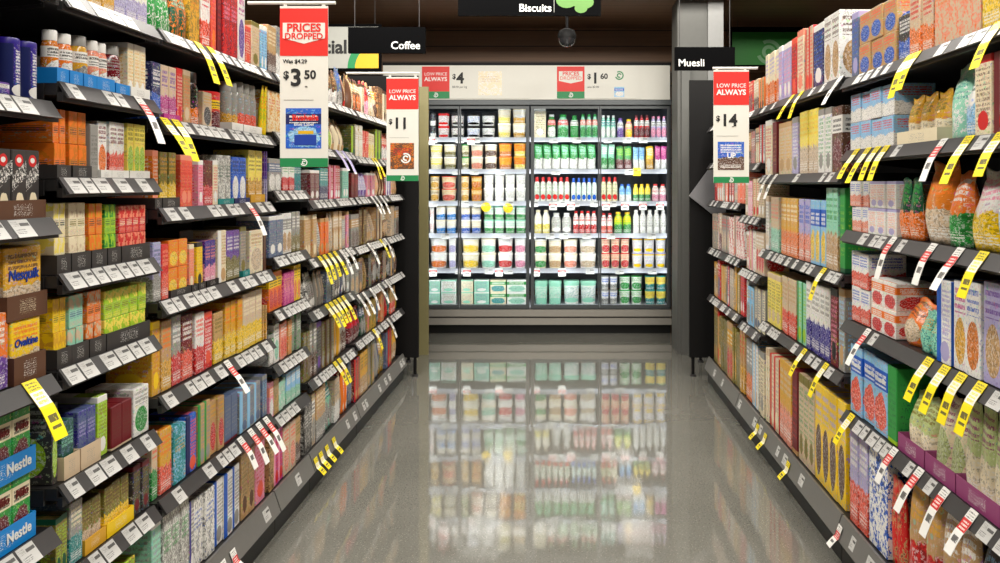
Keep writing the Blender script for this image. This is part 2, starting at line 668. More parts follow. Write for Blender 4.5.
ORD = ['nearest', 'second nearest', 'third nearest', 'fourth nearest', 'fifth nearest', 'sixth nearest', 'seventh nearest', 'eighth nearest', 'ninth nearest', 'tenth nearest',
       'eleventh nearest', 'twelfth nearest', 'thirteenth nearest', 'fourteenth nearest', 'fifteenth nearest', 'sixteenth nearest', 'seventeenth nearest', 'eighteenth nearest', 'nineteenth nearest', 'twentieth nearest']
ORD += ['twenty%s nearest' % ('-' + o) for o in 'first second third fourth fifth sixth seventh eighth ninth'.split()]
NUM = 'one two three four five six seven eight nine ten eleven twelve thirteen fourteen fifteen sixteen seventeen eighteen nineteen twenty'.split()
NUM += ['twenty-' + x for x in NUM[:9]]


def describe(kind, st, c):
    k = kind.replace('_', ' ')
    a, b, d = c
    w = {'A': '%s %s with %s band' % (a, k, b), 'B': '%s %s with %s base' % (a, k, b), 'C': '%s %s with %s oval' % (a, k, b),
         'D': '%s %s with %s print' % (a, k, b), 'E': '%s %s with %s stripe' % (a, k, b), 'F': 'mottled %s and %s %s' % (a, b, k),
         'G': '%s %s with %s lettering' % (a, k, b), 'H': '%s %s with %s roundel' % (a, k, b), 'Z': 'plain %s %s' % (a, k)}[st]
    return w


PENDING = {}       # (bay phrase, shelf phrase, description, tier) -> [(sort key, object, kind)]


def place(parts_cache, kind, st, c, w, d, h, loc, rz, key):
    """one pack: the mesh itself, or an Empty with its parts"""
    ck = (kind, st, c, round(w, 4), round(d, 4), round(h, 4))
    if ck not in parts_cache:
        parts_cache[ck] = KINDS[kind](w, d, h, st, c)
    ps = parts_cache[ck]
    if len(ps) == 1:
        o = obj(kind, ps[0][1], None, loc, rz)
    else:
        o = bpy.data.objects.new(kind, None)
        o.location = loc
        o.rotation_euler = (0, 0, rz)
        o.empty_display_size = .02
        C.objects.link(o)
        for nm, me, z in ps:
            obj(nm, me, o, (0, 0, z))
    PENDING.setdefault(key[:-1], []).append((key[-1], o, kind))
    return o


PC = {}


def make_tray(w, d, h, mat):
    t = .0025
    b = MB().box(-w / 2, w / 2, -d / 2, d / 2, 0, t)
    b.box(-w / 2, w / 2, -d / 2, -d / 2 + t, t, h).box(-w / 2, w / 2, d / 2 - t, d / 2, t, h)
    b.box(-w / 2, -w / 2 + t, -d / 2 + t, d / 2 - t, t, h).box(w / 2 - t, w / 2, -d / 2 + t, d / 2 - t, t, h)
    me = b.make('tray', mat)
    l = me.uv_layers.new(name='UVMap')
    for p in me.polygons:
        for li in p.loop_indices:
            v = me.vertices[me.loops[li].vertex_index].co
            l.data[li].uv = (v.x / w * 2.0 + .5, v.z / h)
    return me


# ------------------------------------------------------------------ gondola bays
SET = .035           # packs stand this far behind the ticket rail's lower edge
SIDES = {'L': dict(W=1.05, s=-1, rz=PI / 2), 'R': dict(W=.95, s=1, rz=-PI / 2)}
SHELFW = ['top', 'second', 'third', 'fourth', 'fifth', 'sixth', 'seventh', 'eighth']


def depth_at(x, side, back=SET):
    return F * (SIDES[side]['W'] + back) / abs(x - CX)


LAB = printed('P', 'paper', 'charcoal', 'grey', .5)


def label_mesh(w, h):
    me = bpy.data.meshes.new('price_label')
    t = .0012
    X = w / 2
    V = [(-X, 0, 0), (X, 0, 0), (X, 0, h), (-X, 0, h), (-X, t, 0), (X, t, 0), (X, t, h), (-X, t, h)]
    Fs = [(0, 1, 2, 3), (5, 4, 7, 6), (4, 0, 3, 7), (1, 5, 6, 2), (3, 2, 6, 7), (4, 5, 1, 0)]
    U = [[(0, 0), (1, 0), (1, 1), (0, 1)]] + [[(.02, .02)] * 4] * 5
    return mesh('price_label', V, Fs, LAB, U)


LABEL_MESHES = [label_mesh(w, .0415) for w in (.042, .054, .06)]
TILT = math.atan2(.024, .033)


def rail_point(side, frac):
    """x, z offset of a point on the sloped ticket rail; frac 0 bottom, 1 top"""
    return .024 * frac, .033 * frac


def build_bay(bid, side, d0, d1, phrase, zs, top=1.98, labels=1.0):
    """zs: heights of the lower edges of the ticket rails, top first; the base deck is added"""
    sd = SIDES[side]
    W, s = sd['W'], sd['s']
    root = bpy.data.objects.new('shelving_bay', None)
    root.location = (s * (W + .25), (d0 + d1) / 2, 0)
    C.objects.link(root)
    ym = (d0 + d1) / 2
    L = d1 - d0

    def loc(x):  # distance from the aisle centre -> local x
        return s * (x - (W + .25))
    mb = MB()
    a, b = sorted((loc(W + .50), loc(W + .52)))
    mb.box(a, b, -L / 2, L / 2, .0, top)
    obj('back_panel', mb.make('back_panel', M['steel']), root)
    for e in (-1, 1):
        mb = MB()
        a, b = sorted((loc(W + .455), loc(W + .498)))
        y = e * (L / 2 - .011)
        mb.box(a, b, y - .01, y + .01, 0, top)
        obj('upright', mb.make('upright', M['steel']), root)
    # base: kickboard and deck
    mb = MB()
    a, b = sorted((loc(W + .012), loc(W + .45)))
    mb.box(a, b, -L / 2 + .001, L / 2 - .001, 0, .095)
    obj('kickboard', mb.make('kickboard', M['kick']), root)
    mb = MB()
    a, b = sorted((loc(W + .03), loc(W + .45)))
    mb.box(a, b, -L / 2 + .001, L / 2 - .001, .096, .150)
    deck = obj('base_deck', mb.make('base_deck', M['steel']), root)
    mb = MB()
    pts = [(loc(W - .012), .088), (loc(W + .014), .163), (loc(W + .022), .163), (loc(W + .022), .088)]
    mb.prism(pts, -L / 2 + .004, L / 2 - .004)
    obj('base_rail', mb.make('base_rail', M['baserail']), deck)
    levels = [z for z in zs] + [.118]
    rnd = random.Random(bid)
    for k, z in enumerate(levels):
        base = k == len(levels) - 1
        if base:
            sh = deck
        else:
            mb = MB()
            a, b = sorted((loc(W + .024), loc(W + .45)))
            mb.box(a, b, -L / 2 + .006, L / 2 - .006, z + .006, z + .031)
            a, b = sorted((loc(W + .012), loc(W + .024)))
            mb.box(a, b, -L / 2 + .006, L / 2 - .006, z - .008, z + .012)
            sh = obj('shelf', mb.make('shelf', M['steel']), root)
            mb = MB()
            mb.prism([(loc(W), z), (loc(W + .024), z + .036), (loc(W + .029), z + .034), (loc(W + .006), z - .001)], -L / 2 + .012, L / 2 - .012)
            obj('ticket_rail', mb.make('ticket_rail', M['rail']), sh)
            for e in (-1, 1):
                mb = MB()
                y = e * (L / 2 - .0035)
                mb.prism([(loc(W + .05), z + .03), (loc(W + .454), z + .03), (loc(W + .454), z - .07), (loc(W + .30), z - .03), (loc(W + .05), z - .004)], y - .002, y + .002)
                obj('bracket', mb.make('bracket', M['steel']), sh)
        # price labels in the rail
        y = -L / 2 + .02 + rnd.random() * .02
        tags = [t[0] for t in TAGS.get((bid, k), [])]
        while y < L / 2 - .07:
            mi = rnd.randrange(3)
            w = (.042, .054, .06)[mi]
            dd = ym + y + w / 2
            xpix = CX + s * F * W / dd
            dens = labels * (.4 if base else 1)
            if rnd.random() < .86 * dens and not any(abs(F * W / abs(t - CX) - dd) < .024 + w / 2 for t in tags):
                o = bpy.data.objects.new('price_label', LABEL_MESHES[mi])
                if base:
                    tx, tz, tl = .0, .108, math.atan2(.026, .075)
                    o.location = (loc(W - .0075), y + w / 2, .104)
                else:
                    tl = TILT
                    o.location = (loc(W - .0016), y + w / 2, z + .001)
                # front (-y) to the aisle, top leaning back
                o.rotation_euler = (Matrix.Rotation(sd['rz'], 3, 'Z') @ Matrix.Rotation(-tl, 3, 'X')).to_euler()
                o.parent = sh
                C.objects.link(o)
            y += w + (.008 if rnd.random() < .6 else .02 + rnd.random() * .03)
    tag(root, 'black steel supermarket shelving unit stocked with groceries, ' + phrase, 'shelving', 'aisle shelving bays')
    return root


TAGC = {'y': ('yellow', printed('T', 'canary', 'white', 'charcoal')), 'w': ('white', printed('T', 'white', 'grey', 'charcoal')),
        'r': ('red and white', printed('T', 'white', 'red', 'charcoal')), 'p': ('pale purple', printed('Z', 'lavender', 'charcoal', 'white'))}


def tag_mesh(mat, out, w, ln, back=.0275):
    """ticket in the rail that folds over its lower edge and hangs into the aisle; local: front -y"""
    prof = [(back, .038), (-.0005, .0)]
    for i in range(1, 6):
        t = i / 5
        prof.append((-.0005 - out * (t ** .8), -ln * t))
    V, Fs, U = [], [], []
    n = len(prof)
    for k, off in enumerate((0, .0012)):
        for y, z in prof:
            for x in (-w / 2, w / 2):
                V.append((x, y - .0025 + off, z))
    for j in range(n - 1):
        a = j * 2
        v0, v1 = [1 - .4 * q if q <= 1 else .6 - .6 * (q - 1) / (n - 2) for q in (j, j + 1)]
        Fs.append((a + 2, a + 3, a + 1, a))
        U.append([(0, v1), (1, v1), (1, v0), (0, v0)])
        b = n * 2 + a
        Fs.append((b, b + 1, b + 3, b + 2))
        U.append([(0, v0), (1, v0), (1, v1), (0, v1)])
        Fs += [(a, b, b + 2, a + 2), (a + 1, a + 3, b + 3, b + 1)]
        U += [[(.02, .02)] * 4] * 2
    e = (n - 1) * 2
    b = n * 2
    Fs += [(0, 1, b + 1, b), (e, b + e, b + e + 1, e + 1)]
    U += [[(.02, .02)] * 4] * 2
    return fixn(mesh('shelf_talker', V, Fs, mat, U))


#  (bay, level) : [(pixel column on the rail, colour)]
TAGS = {
    ('L1', 3): [(40, 'y')],
    ('L2', 1): [(146, 'r')],
    ('L3', 0): [(205, 'y'), (217, 'y')],
    ('L3', 1): [(172, 'y'), (183, 'y')],
    ('L3', 2): [(254, 'r')],
    ('L3', 4): [(233, 'r')],
    ('L3', 5): [(246, 'r'), (256, 'r'), (264, 'r'), (271, 'r')],
    ('L3', 6): [(207, 'y'), (222, 'r'), (232, 'r')],
    ('L5', 6): [(315, 'y'), (320, 'y'), (326, 'y'), (333, 'y')],
    ('L5', 3): [(324, 'y'), (329, 'y'), (334, 'y'), (339, 'y'), (345, 'w'), (351, 'w')],
    ('L5', 4): [(331, 'y'), (335, 'y'), (339, 'y'), (343, 'y'), (347, 'y')],
    ('L5', 1): [(341, 'p'), (347, 'p')],
    ('L5', 5): [(339, 'y'), (343, 'y')],
    ('L6', 1): [(376, 'y'), (379, 'y')],
    ('L6', 2): [(375, 'w'), (379, 'w'), (384, 'w')],
    ('L6', 3): [(372, 'w'), (384, 'y'), (388, 'w')],
    ('L6', 4): [(362, 'w'), (367, 'w'), (374, 'w'), (382, 'w'), (389, 'w')],
    ('L6', 5): [(377, 'y'), (391, 'w')],
    ('R1', 0): [(990, 'y'), (903, 'y'), (910, 'y')],
    ('R2', 0): [(839, 'w'), (797, 'y'), (788, 'y')],
    ('R1', 1): [(936, 'r'), (961, 'y'), (992, 'y'), (851, 'y'), (862, 'y'), (871, 'y'), (880, 'y')],
    ('R2', 1): [(765, 'w'), (772, 'w')],
    ('R1', 2): [(887, 'r'), (926, 'r'), (952, 'r'), (975, 'y')],
    ('R2', 2): [(819, 'y')],
    ('R1', 3): [(862, 'r'), (922, 'y'), (938, 'y'), (954, 'y'), (973, 'y')],
    ('R2', 3): [(800, 'y'), (821, 'y')],
    ('R1', 4): [(846, 'y'), (888, 'r'), (913, 'r'), (938, 'r'), (965, 'r')],
    ('R2', 4): [(757, 'y'), (766, 'y'), (789, 'y')],
    ('R1', 5): [(838, 'r')],
}

# bay: side, near depth, far depth, phrase, rail heights, top of back
BAYS = {
    'L1': ('L', .95, 1.863, 'nearest left bay', [1.685, 1.438, 1.195, .866, .545, .30]),
    'L2': ('L', 1.865, 2.328, 'second left bay', [1.679, 1.484, 1.279, 1.072, .868, .62, .42]),
    'L3': ('L', 2.33, 3.253, 'third left bay', [1.679, 1.441, 1.2, .951, .698, .42]),
    'L4': ('L', 3.255, 3.703, 'fourth left bay', [1.68, 1.46, 1.239, .991, .789, .586, .392]),
    'L5': ('L', 3.705, 4.543, 'fifth left bay', [1.647, 1.425, 1.195, .944, .716, .425]),
    'L6': ('L', 4.545, 5.90, 'farthest left bay', [1.647, 1.41, 1.195, .935, .68, .437]),
    'R1': ('R', .98, 3.028, 'nearest right bay', [1.624, 1.378, 1.107, .803, .492]),
    'R2': ('R', 3.03, 4.288, 'second right bay', [1.638, 1.307, .952, .604]),
    'R3': ('R', 4.29, 4.778, 'third right bay', [1.638, 1.37, 1.099, .814, .526]),
    'R4': ('R', 4.78, 5.80, 'farthest right bay', [1.638, 1.40, 1.16, .851, .543]),
}

# ------------------------------------------------------------------ what stands where
# per bay and level: rows "x0 x1 count ytop stack kind style c1 c2 c3 [t=colour:height]"; x0 x1 span the run in photograph columns
STOCK = {}


def st(bid, lev, rows): STOCK[bid, lev] = [r.split() for r in rows.strip().splitlines()]


def auto(bid, lev, kinds, cols, lo=.62, hi=.92, wmin=.045, wmax=.085, x0=None, x1=None, stack=0.2):
    STOCK.setdefault((bid, lev), []).append(('auto', kinds.split(), [c.split('/') for c in cols.split()], lo, hi, wmin, wmax, x0, x1, stack))


st('L1', 1, '''
-40 14 2 78 1 chocolate_drink_box A purple white indigo
15 45 2 40 1 cocoa_tin E indigo navy white''')
st('L1', 2, '''
-60 -4 3 148 1 coffee_box H brown red beige t=brown:.045
-1 46 3 149 1 coffee_box H charcoal red cream t=brown:.04''')
st('L1', 3, '''
-70 12 2 320 1 drink_mix_box B orange purple white
14 46 1 318 1 drink_mix_box B yellow beige orange t=brown:.055''')
st('L1', 4, '''
-50 36 4 490 1 chocolate_drink_box A green cream maroon t=azure:.05''')
st('L2', 0, '''
56 92 3 -40 1 tea_box A white sky lemon
92 116 2 -30 1 tea_box B yellow gold orange
117 152 3 -30 1 tea_box B white lavender lemon''')
st('L2', 1, '''
57 69 1 30 1 coffee_jar A amber white white t=azure:.035
70 83 1 34 1 coffee_jar A orange white white t=azure:.035
84 97 1 36 1 coffee_jar A gold white grey t=azure:.035
97 115 2 42 1 coffee_jar A salmon white white t=azure:.035
116 130 1 45 1 spread_jar B maroon white grey t=azure:.03
131 152 3 40 1 sachet_box D cream gold white t=white:.03''')
st('L2', 2, '''
57 71 2 106 2 tea_box G orange charcoal amber t=charcoal:.03
73 92 2 106 2 tea_box G amber charcoal orange t=charcoal:.03
93 101 1 124 1 tea_box Z grey charcoal grey
101 112 1 121 1 infusion_box C white orange maroon t=white:.022
112 129 2 122 1 infusion_box B white coral maroon t=white:.022
130 152 3 124 1 infusion_box C lemon lime olive t=white:.022''')
st('L2', 3, '''
57 71 2 200 2 tea_box G cream charcoal lemon t=charcoal:.042
72 91 2 201 2 tea_box G cream olive beige t=charcoal:.042
92 107 2 203 2 tea_box G orange charcoal gold t=charcoal:.042
108 121 2 204 2 tea_box G lime forest green t=charcoal:.042
122 152 4 205 2 tea_box G red cream salmon t=charcoal:.042''')
st('L2', 4, '''
57 72 2 293 2 tea_box G yellow olive gold t=charcoal:.042
72 89 2 291 2 tea_box G mint slate beige t=charcoal:.042
90 106 2 289 2 tea_box G orange brown beige t=charcoal:.042
107 152 5 286 2 tea_box G lime olive lemon t=charcoal:.042''')
st('L2', 5, '''
57 63 1 402 1 tea_box C charcoal lime grey
64 80 2 420 1 tea_box F forest slate mint t=beige:.05
81 101 2 408 1 tea_box F slate indigo lavender t=beige:.05
102 112 1 395 1 tea_box D lime olive white
113 134 2 402 1 tea_box Z maroon brown beige
135 151 1 386 1 tea_box C white green grey''')
st('L2', 6, '''
57 70 2 515 1 tea_box D olive lime forest
71 84 1 500 1 tea_box B grey teal cream
85 106 2 498 1 tea_box B olive beige brown t=gold:.035
107 134 3 480 1 tea_box B olive yellow brown t=yellow:.035
135 151 2 462 1 tea_box D charcoal olive maroon''')
auto('L2', 7, 'tea_box infusion_box', 'lime/olive/yellow mint/grey/teal tan/brown/orange olive/cream/green grey/white/forest', .7, .9, .05, .08)
st('L3', 0, '''
154 176 3 -30 1 tea_bag_pouch F green white magenta
177 191 2 -20 1 tea_bag_pouch F forest orange mint
192 202 1 -20 1 tea_box F gold olive amber
203 212 1 -20 1 tea_box B white coral red
213 218 1 -20 1 tea_box D coral red orange
219 223 1 -20 1 tea_box Z maroon red maroon
224 238 2 -10 1 tea_box F red maroon pink
239 246 1 -12 1 tea_box C white purple magenta
247 253 1 26 1 tea_box D red cream coral
253 261 1 22 1 tea_box D beige tan olive
262 277 2 26 1 tea_box D sky slate white''')
st('L3', 1, '''
154 163 1 62 1 tea_box B navy blue white
164 180 2 66 1 tea_box B beige magenta purple t=magenta:.02
180 186 1 68 1 tea_box D red cream red
186 193 1 70 1 tea_box D tan orange beige
194 205 1 72 1 coffee_jar B charcoal orange black
205 214 1 92 1 tea_box C beige charcoal gold
215 228 1 92 1 coffee_tin A red yellow maroon
232 243 2 82 1 spread_jar B grey gold grey t=white:.03
244 262 3 84 1 spread_jar B grey coral grey t=white:.03
263 277 2 72 1 tea_bag_pouch F yellow lime orange''')
st('L3', 2, '''
155 162 1 150 1 tea_box D orange white salmon t=charcoal:.03
163 180 2 152 1 tea_box B olive yellow gold t=charcoal:.03
181 196 2 155 1 tea_box D coral red salmon
200 205 1 160 1 tea_box D pink red white
205 214 1 160 1 tea_box B maroon red brown
214 219 1 160 1 tea_box D cream red white
219 234 2 155 1 tea_box F grey white forest t=teal:.02
235 250 2 157 1 tea_box C blue white navy t=navy:.02
251 265 2 150 1 tea_box B lemon gold olive t=gold:.03
266 277 2 146 1 tea_box B purple lavender indigo''')
st('L3', 3, '''
155 163 1 242 1 tea_box B lavender grey slate
163 170 1 244 1 tea_box B red coral salmon
171 191 2 239 2 tea_box C orange yellow gold t=charcoal:.02
192 198 1 244 1 tea_box D salmon orange cream t=charcoal:.02
199 206 1 242 1 tea_box D yellow gold charcoal t=charcoal:.02
207 219 2 240 1 tea_box B indigo pink salmon t=black:.02
220 228 1 230 1 tea_box E cream white tan
229 242 2 230 1 tea_box B purple olive white
243 250 1 226 1 tea_box D grey beige olive t=teal:.02
251 264 1 230 1 tea_box C cream beige tan
265 270 1 232 1 tea_box Z brown charcoal brown
271 277 1 226 1 tea_box Z grey brown charcoal''')
st('L3', 4, '''
155 163 1 316 1 tea_box D gold amber yellow
164 174 1 320 1 tea_box B tan gold orange
175 184 1 315 1 tea_box B grey red white
185 196 1 314 1 tea_box B maroon coral white
197 206 1 312 1 tea_box B white red coral
207 215 1 311 1 tea_box D red white coral
217 226 1 312 1 tea_box B tan yellow olive
228 243 3 300 1 tea_box B gold yellow orange
244 264 3 291 1 tea_box B beige yellow cream
265 277 2 305 1 tea_box B tan gold olive''')
st('L3', 5, '''
155 161 1 432 1 tea_box B beige green coral
162 174 1 428 1 tea_box B gold coral orange
175 187 1 424 1 tea_box F teal sky gold
188 198 1 414 1 tea_box E blue navy coral
199 212 2 402 1 tea_box E tan green grey
213 226 2 398 1 tea_box C tan red gold
227 240 2 394 1 tea_box Z slate grey maroon
241 262 3 386 1 tea_box E grey sky slate
263 277 2 375 1 tea_box D slate sky grey''')
st('L3', 6, '''
155 164 1 500 1 infusion_box D mint grey white
165 190 3 505 1 infusion_box F grey white green
191 196 1 500 1 infusion_box E grey indigo white
197 216 2 492 1 infusion_box F white grey blue
217 242 3 472 1 infusion_box E white blue grey
243 256 2 440 1 infusion_box D tan olive brown
257 266 1 435 1 infusion_box D pink red coral
267 277 1 430 1 infusion_box B beige coral tan''')
K1 = 'tea_box coffee_box'
auto('L4', 0, K1, 'tan/brown/cream grey/white/slate red/white/maroon')
auto('L4', 1, K1, 'cream/gold/red olive/lime/white brown/tan/cream')
auto('L4', 2, K1, 'salmon/white/pink grey/slate/white white/red/green teal/navy/white', .7, .9)
auto('L4', 3, K1, 'grey/olive/white slate/grey/white white/grey/tan', .75, .93)
auto('L4', 4, K1, 'red/salmon/white navy/teal/blue teal/sky/white orange/yellow/red magenta/pink/gold yellow/orange/brown', .75, .93, .04, .055)
auto('L4', 5, K1, 'grey/green/white white/mint/grey salmon/coral/white tan/orange/cream', .75, .93, .04, .06)
auto('L4', 6, K1, 'tan/olive/grey mint/white/grey sky/mint/white pink/salmon/white', .75, .93, .04, .06)
auto('L4', 7, K1, 'tan/brown/olive magenta/pink/red grey/slate/white beige/salmon/coral', .8, .95, .05, .08)
K2 = 'coffee_bag coffee_box'
auto('L5', 0, 'coffee_bag', 'charcoal/cream/brown brown/white/tan slate/grey/blue beige/brown/red olive/brown/cream', .7, .95, .06, .09)
auto('L5', 1, 'coffee_bag', 'brown/cream/tan charcoal/beige/brown grey/white/black olive/lime/charcoal', .8, .95, .06, .09)
st('L5', 2, '''
311 320 2 170 1 coffee_box D maroon grey white
321 330 2 168 1 coffee_box B teal navy white
331 342 3 165 1 coffee_box E red pink white
343 350 2 168 1 coffee_box D mint teal white
351 357 2 164 1 coffee_box D purple indigo lavender''')
auto('L5', 3, K2, 'grey/white/tan pink/grey/tan orange/coral/tan charcoal/olive/grey beige/grey/white tan/beige/cream', .8, .95, .04, .07)
auto('L5', 4, K2, 'charcoal/white/grey grey/black/white beige/grey/brown slate/charcoal/white', .8, .95, .04, .07)
auto('L5', 5, K2, 'charcoal/grey/purple olive/brown/grey tan/gold/beige grey/brown/white', .8, .95, .04, .07)
auto('L5', 6, K2, 'charcoal/grey/white beige/white/grey tan/grey/cream coral/orange/white mint/teal/grey', .75, .92, .05, .08)
auto('L6', 0, K2, 'red/pink/maroon tan/brown/cream beige/gold/brown brown/tan/orange cream/tan/brown', .75, .95, .05, .09)
auto('L6', 1, K2, 'olive/lime/forest white/cream/tan red/salmon/white cream/lemon/tan', .75, .95, .05, .09)
auto('L6', 2, K2, 'maroon/brown/red lavender/white/purple pink/salmon/white beige/orange/tan tan/brown/beige', .75, .95, .05, .09)
auto('L6', 3, K2, 'tan/brown/beige grey/tan/brown brown/olive/tan beige/grey/tan', .8, .95, .05, .09)
auto('L6', 4, K2, 'grey/tan/charcoal brown/grey/tan tan/olive/brown charcoal/grey/olive', .8, .95, .05, .09)
auto('L6', 5, K2, 'red/maroon/slate forest/slate/grey tan/coral/olive olive/gold/brown', .8, .95, .05, .09)
auto('L6', 6, K2, 'gold/tan/olive grey/olive/tan slate/grey/brown maroon/red/tan', .8, .95, .05, .09)

# right side
st('R1', 0, '''
841 849 1 18 1 snack_bar_box D lavender slate white
850 857 1 12 1 snack_bar_box D slate blue lavender
858 894 3 6 2 snack_bar_box C tan blue coral
895 908 1 14 1 snack_bar_box B charcoal blue white
909 930 2 -8 1 muesli_bar_box B beige orange red
931 980 3 -40 1 muesli_bar_box F beige salmon orange
981 1000 1 -60 1 muesli_bar_box B blue yellow white
1002 1090 4 -80 1 muesli_bar_box A orange red cream''')
st('R1', 1, '''
843 892 4 83 2 snack_bar_box B sky white red
897 937 3 94 1 flour_bag B gold cream olive t=cream:.04
939 956 1 48 1 oat_bag F mint white teal
957 972 1 50 1 oat_bag B white sky forest
973 990 1 48 1 cereal_box D cream brown red
991 1010 1 44 1 cereal_box E white maroon red
1012 1100 4 40 1 cereal_box C cream gold brown''')
st('R1', 2, '''
843 866 3 181 2 snack_bar_box B white salmon blue
867 893 3 181 2 snack_bar_box D white salmon lavender
894 911 2 178 1 nut_bag B forest orange green
912 938 1 160 1 nut_bag B amber beige orange
939 955 1 172 1 nut_bag B orange green white
956 984 1 168 1 muesli_bag B white yellow pink
985 1008 1 165 1 muesli_bag D white sky teal
1010 1100 3 160 1 muesli_bag B cream gold brown''')
st('R1', 3, '''
844 867 2 252 2 drink_carton B white coral blue
869 893 2 280 2 drink_carton A white orange red
894 912 1 300 1 muesli_bag C orange beige brown
913 935 2 312 1 muesli_bag F mint teal gold
936 950 1 280 1 breakfast_box E white blue lavender
951 964 1 281 1 breakfast_box C white gold magenta
965 980 1 282 1 breakfast_box C white amber blue
981 1000 1 282 1 breakfast_box C lavender tan purple
1002 1100 4 282 1 breakfast_box C cream amber red''')
st('R1', 4, '''
845 886 3 352 1 cereal_box A sky blue coral
887 896 1 366 1 storage_carton Z green forest lime
898 924 2 394 1 oat_bag B pistachio cream olive t=plum:.05
925 955 2 398 1 oat_bag C cream pistachio plum t=plum:.05
956 1000 3 398 1 oat_bag B pistachio cream plum t=plum:.05
1002 1090 4 400 1 oat_bag B pistachio cream olive t=plum:.05''')
st('R1', 5, '''
846 866 2 425 1 cereal_box B lavender coral white
867 885 1 440 1 cereal_box F white blue navy
886 899 2 478 1 muesli_bag F red tan maroon
900 930 2 478 1 muesli_bag B tan red gold
931 965 2 484 1 muesli_bag B tan blue white
966 1060 4 500 1 nut_bag F charcoal slate sky''')
st('R2', 0, '''
757 777 4 52 1 muesli_bar_box B cream orange lavender
778 789 3 44 1 muesli_bar_box D lavender pink white
790 795 1 38 1 muesli_bar_box D red maroon coral
796 802 1 30 1 muesli_bar_box D cream red salmon
803 811 2 27 1 muesli_bar_box E beige red coral
812 822 1 24 1 muesli_bar_box D navy blue white
823 838 2 14 1 muesli_bar_box C white tan brown''')
st('R2', 1, '''
757 761 1 122 1 muesli_bar_box Z charcoal slate maroon
762 771 1 120 1 snack_bar_box D cream red white
772 776 1 122 1 snack_bar_box Z maroon tan brown
777 790 2 122 1 snack_bar_box D beige gold tan
791 797 1 117 1 snack_bar_box D lavender white grey
798 816 4 110 1 snack_bar_box B lemon beige yellow
817 829 2 108 1 snack_bar_box D white green grey
830 840 1 106 1 snack_bar_box A brown white maroon''')
st('R2', 2, '''
757 768 2 196 1 snack_bar_box D white grey beige
769 778 2 197 1 snack_bar_box B beige mint salmon
779 797 5 198 1 snack_bar_box B gold orange cream
798 808 2 199 1 snack_bar_box B lavender salmon blue
809 823 3 200 1 snack_bar_box A sky blue yellow
824 837 3 187 1 snack_bar_box B mint tan green
838 843 1 185 1 snack_bar_box Z green lime forest''')
st('R2', 3, '''
757 765 2 270 1 muesli_bar_box D beige white grey
766 779 3 274 1 muesli_bar_box D lemon olive beige
780 794 4 278 1 muesli_bar_box B beige coral tan
795 804 2 282 1 muesli_bar_box E mint green lime
805 828 5 284 1 muesli_bar_box B white indigo grey
829 836 1 288 1 muesli_bar_box D maroon pink black
837 843 1 288 1 muesli_bar_box D grey sky tan''')
st('R2', 4, '''
757 767 2 348 1 cereal_box D cream white beige
768 777 2 356 1 cereal_box E beige red cream
778 790 3 362 1 cereal_box B gold salmon beige
791 796 1 370 1 cereal_box Z maroon red tan
797 812 3 378 1 cereal_box D beige green olive
813 843 4 392 1 cereal_box C yellow brown lavender''')
K3 = 'snack_bar_box muesli_bar_box'
auto('R3', 0, K3, 'beige/brown/white red/maroon/cream tan/orange/brown')
auto('R3', 1, K3, 'beige/white/brown grey/red/white tan/brown/cream')
auto('R3', 2, K3, 'cream/tan/red pink/white/grey beige/olive/white', .8, .95)
auto('R3', 3, K3, 'beige/red/white white/beige/brown cream/pink/tan', .8, .95)
auto('R3', 4, K3, 'white/beige/grey cream/grey/slate sky/grey/tan', .8, .95)
auto('R3', 5, K3, 'white/sky/beige grey/orange/white cream/brown/grey', .8, .95)
auto('R4', 0, K3, 'beige/brown/white red/salmon/cream tan/orange/brown')
auto('R4', 1, K3, 'salmon/red/white grey/white/red coral/beige/white')
auto('R4', 2, K3, 'salmon/coral/white grey/white/beige red/maroon/white', .8, .95)
auto('R4', 3, K3, 'beige/maroon/white white/red/charcoal grey/beige/red', .8, .95)
auto('R4', 4, K3, 'red/slate/white tan/olive/cream gold/tan/beige beige/grey/white', .8, .95)
auto('R4', 5, K3, 'olive/gold/tan tan/gold/red olive/grey/tan', .8, .95)


def surf(z): return z + .0325


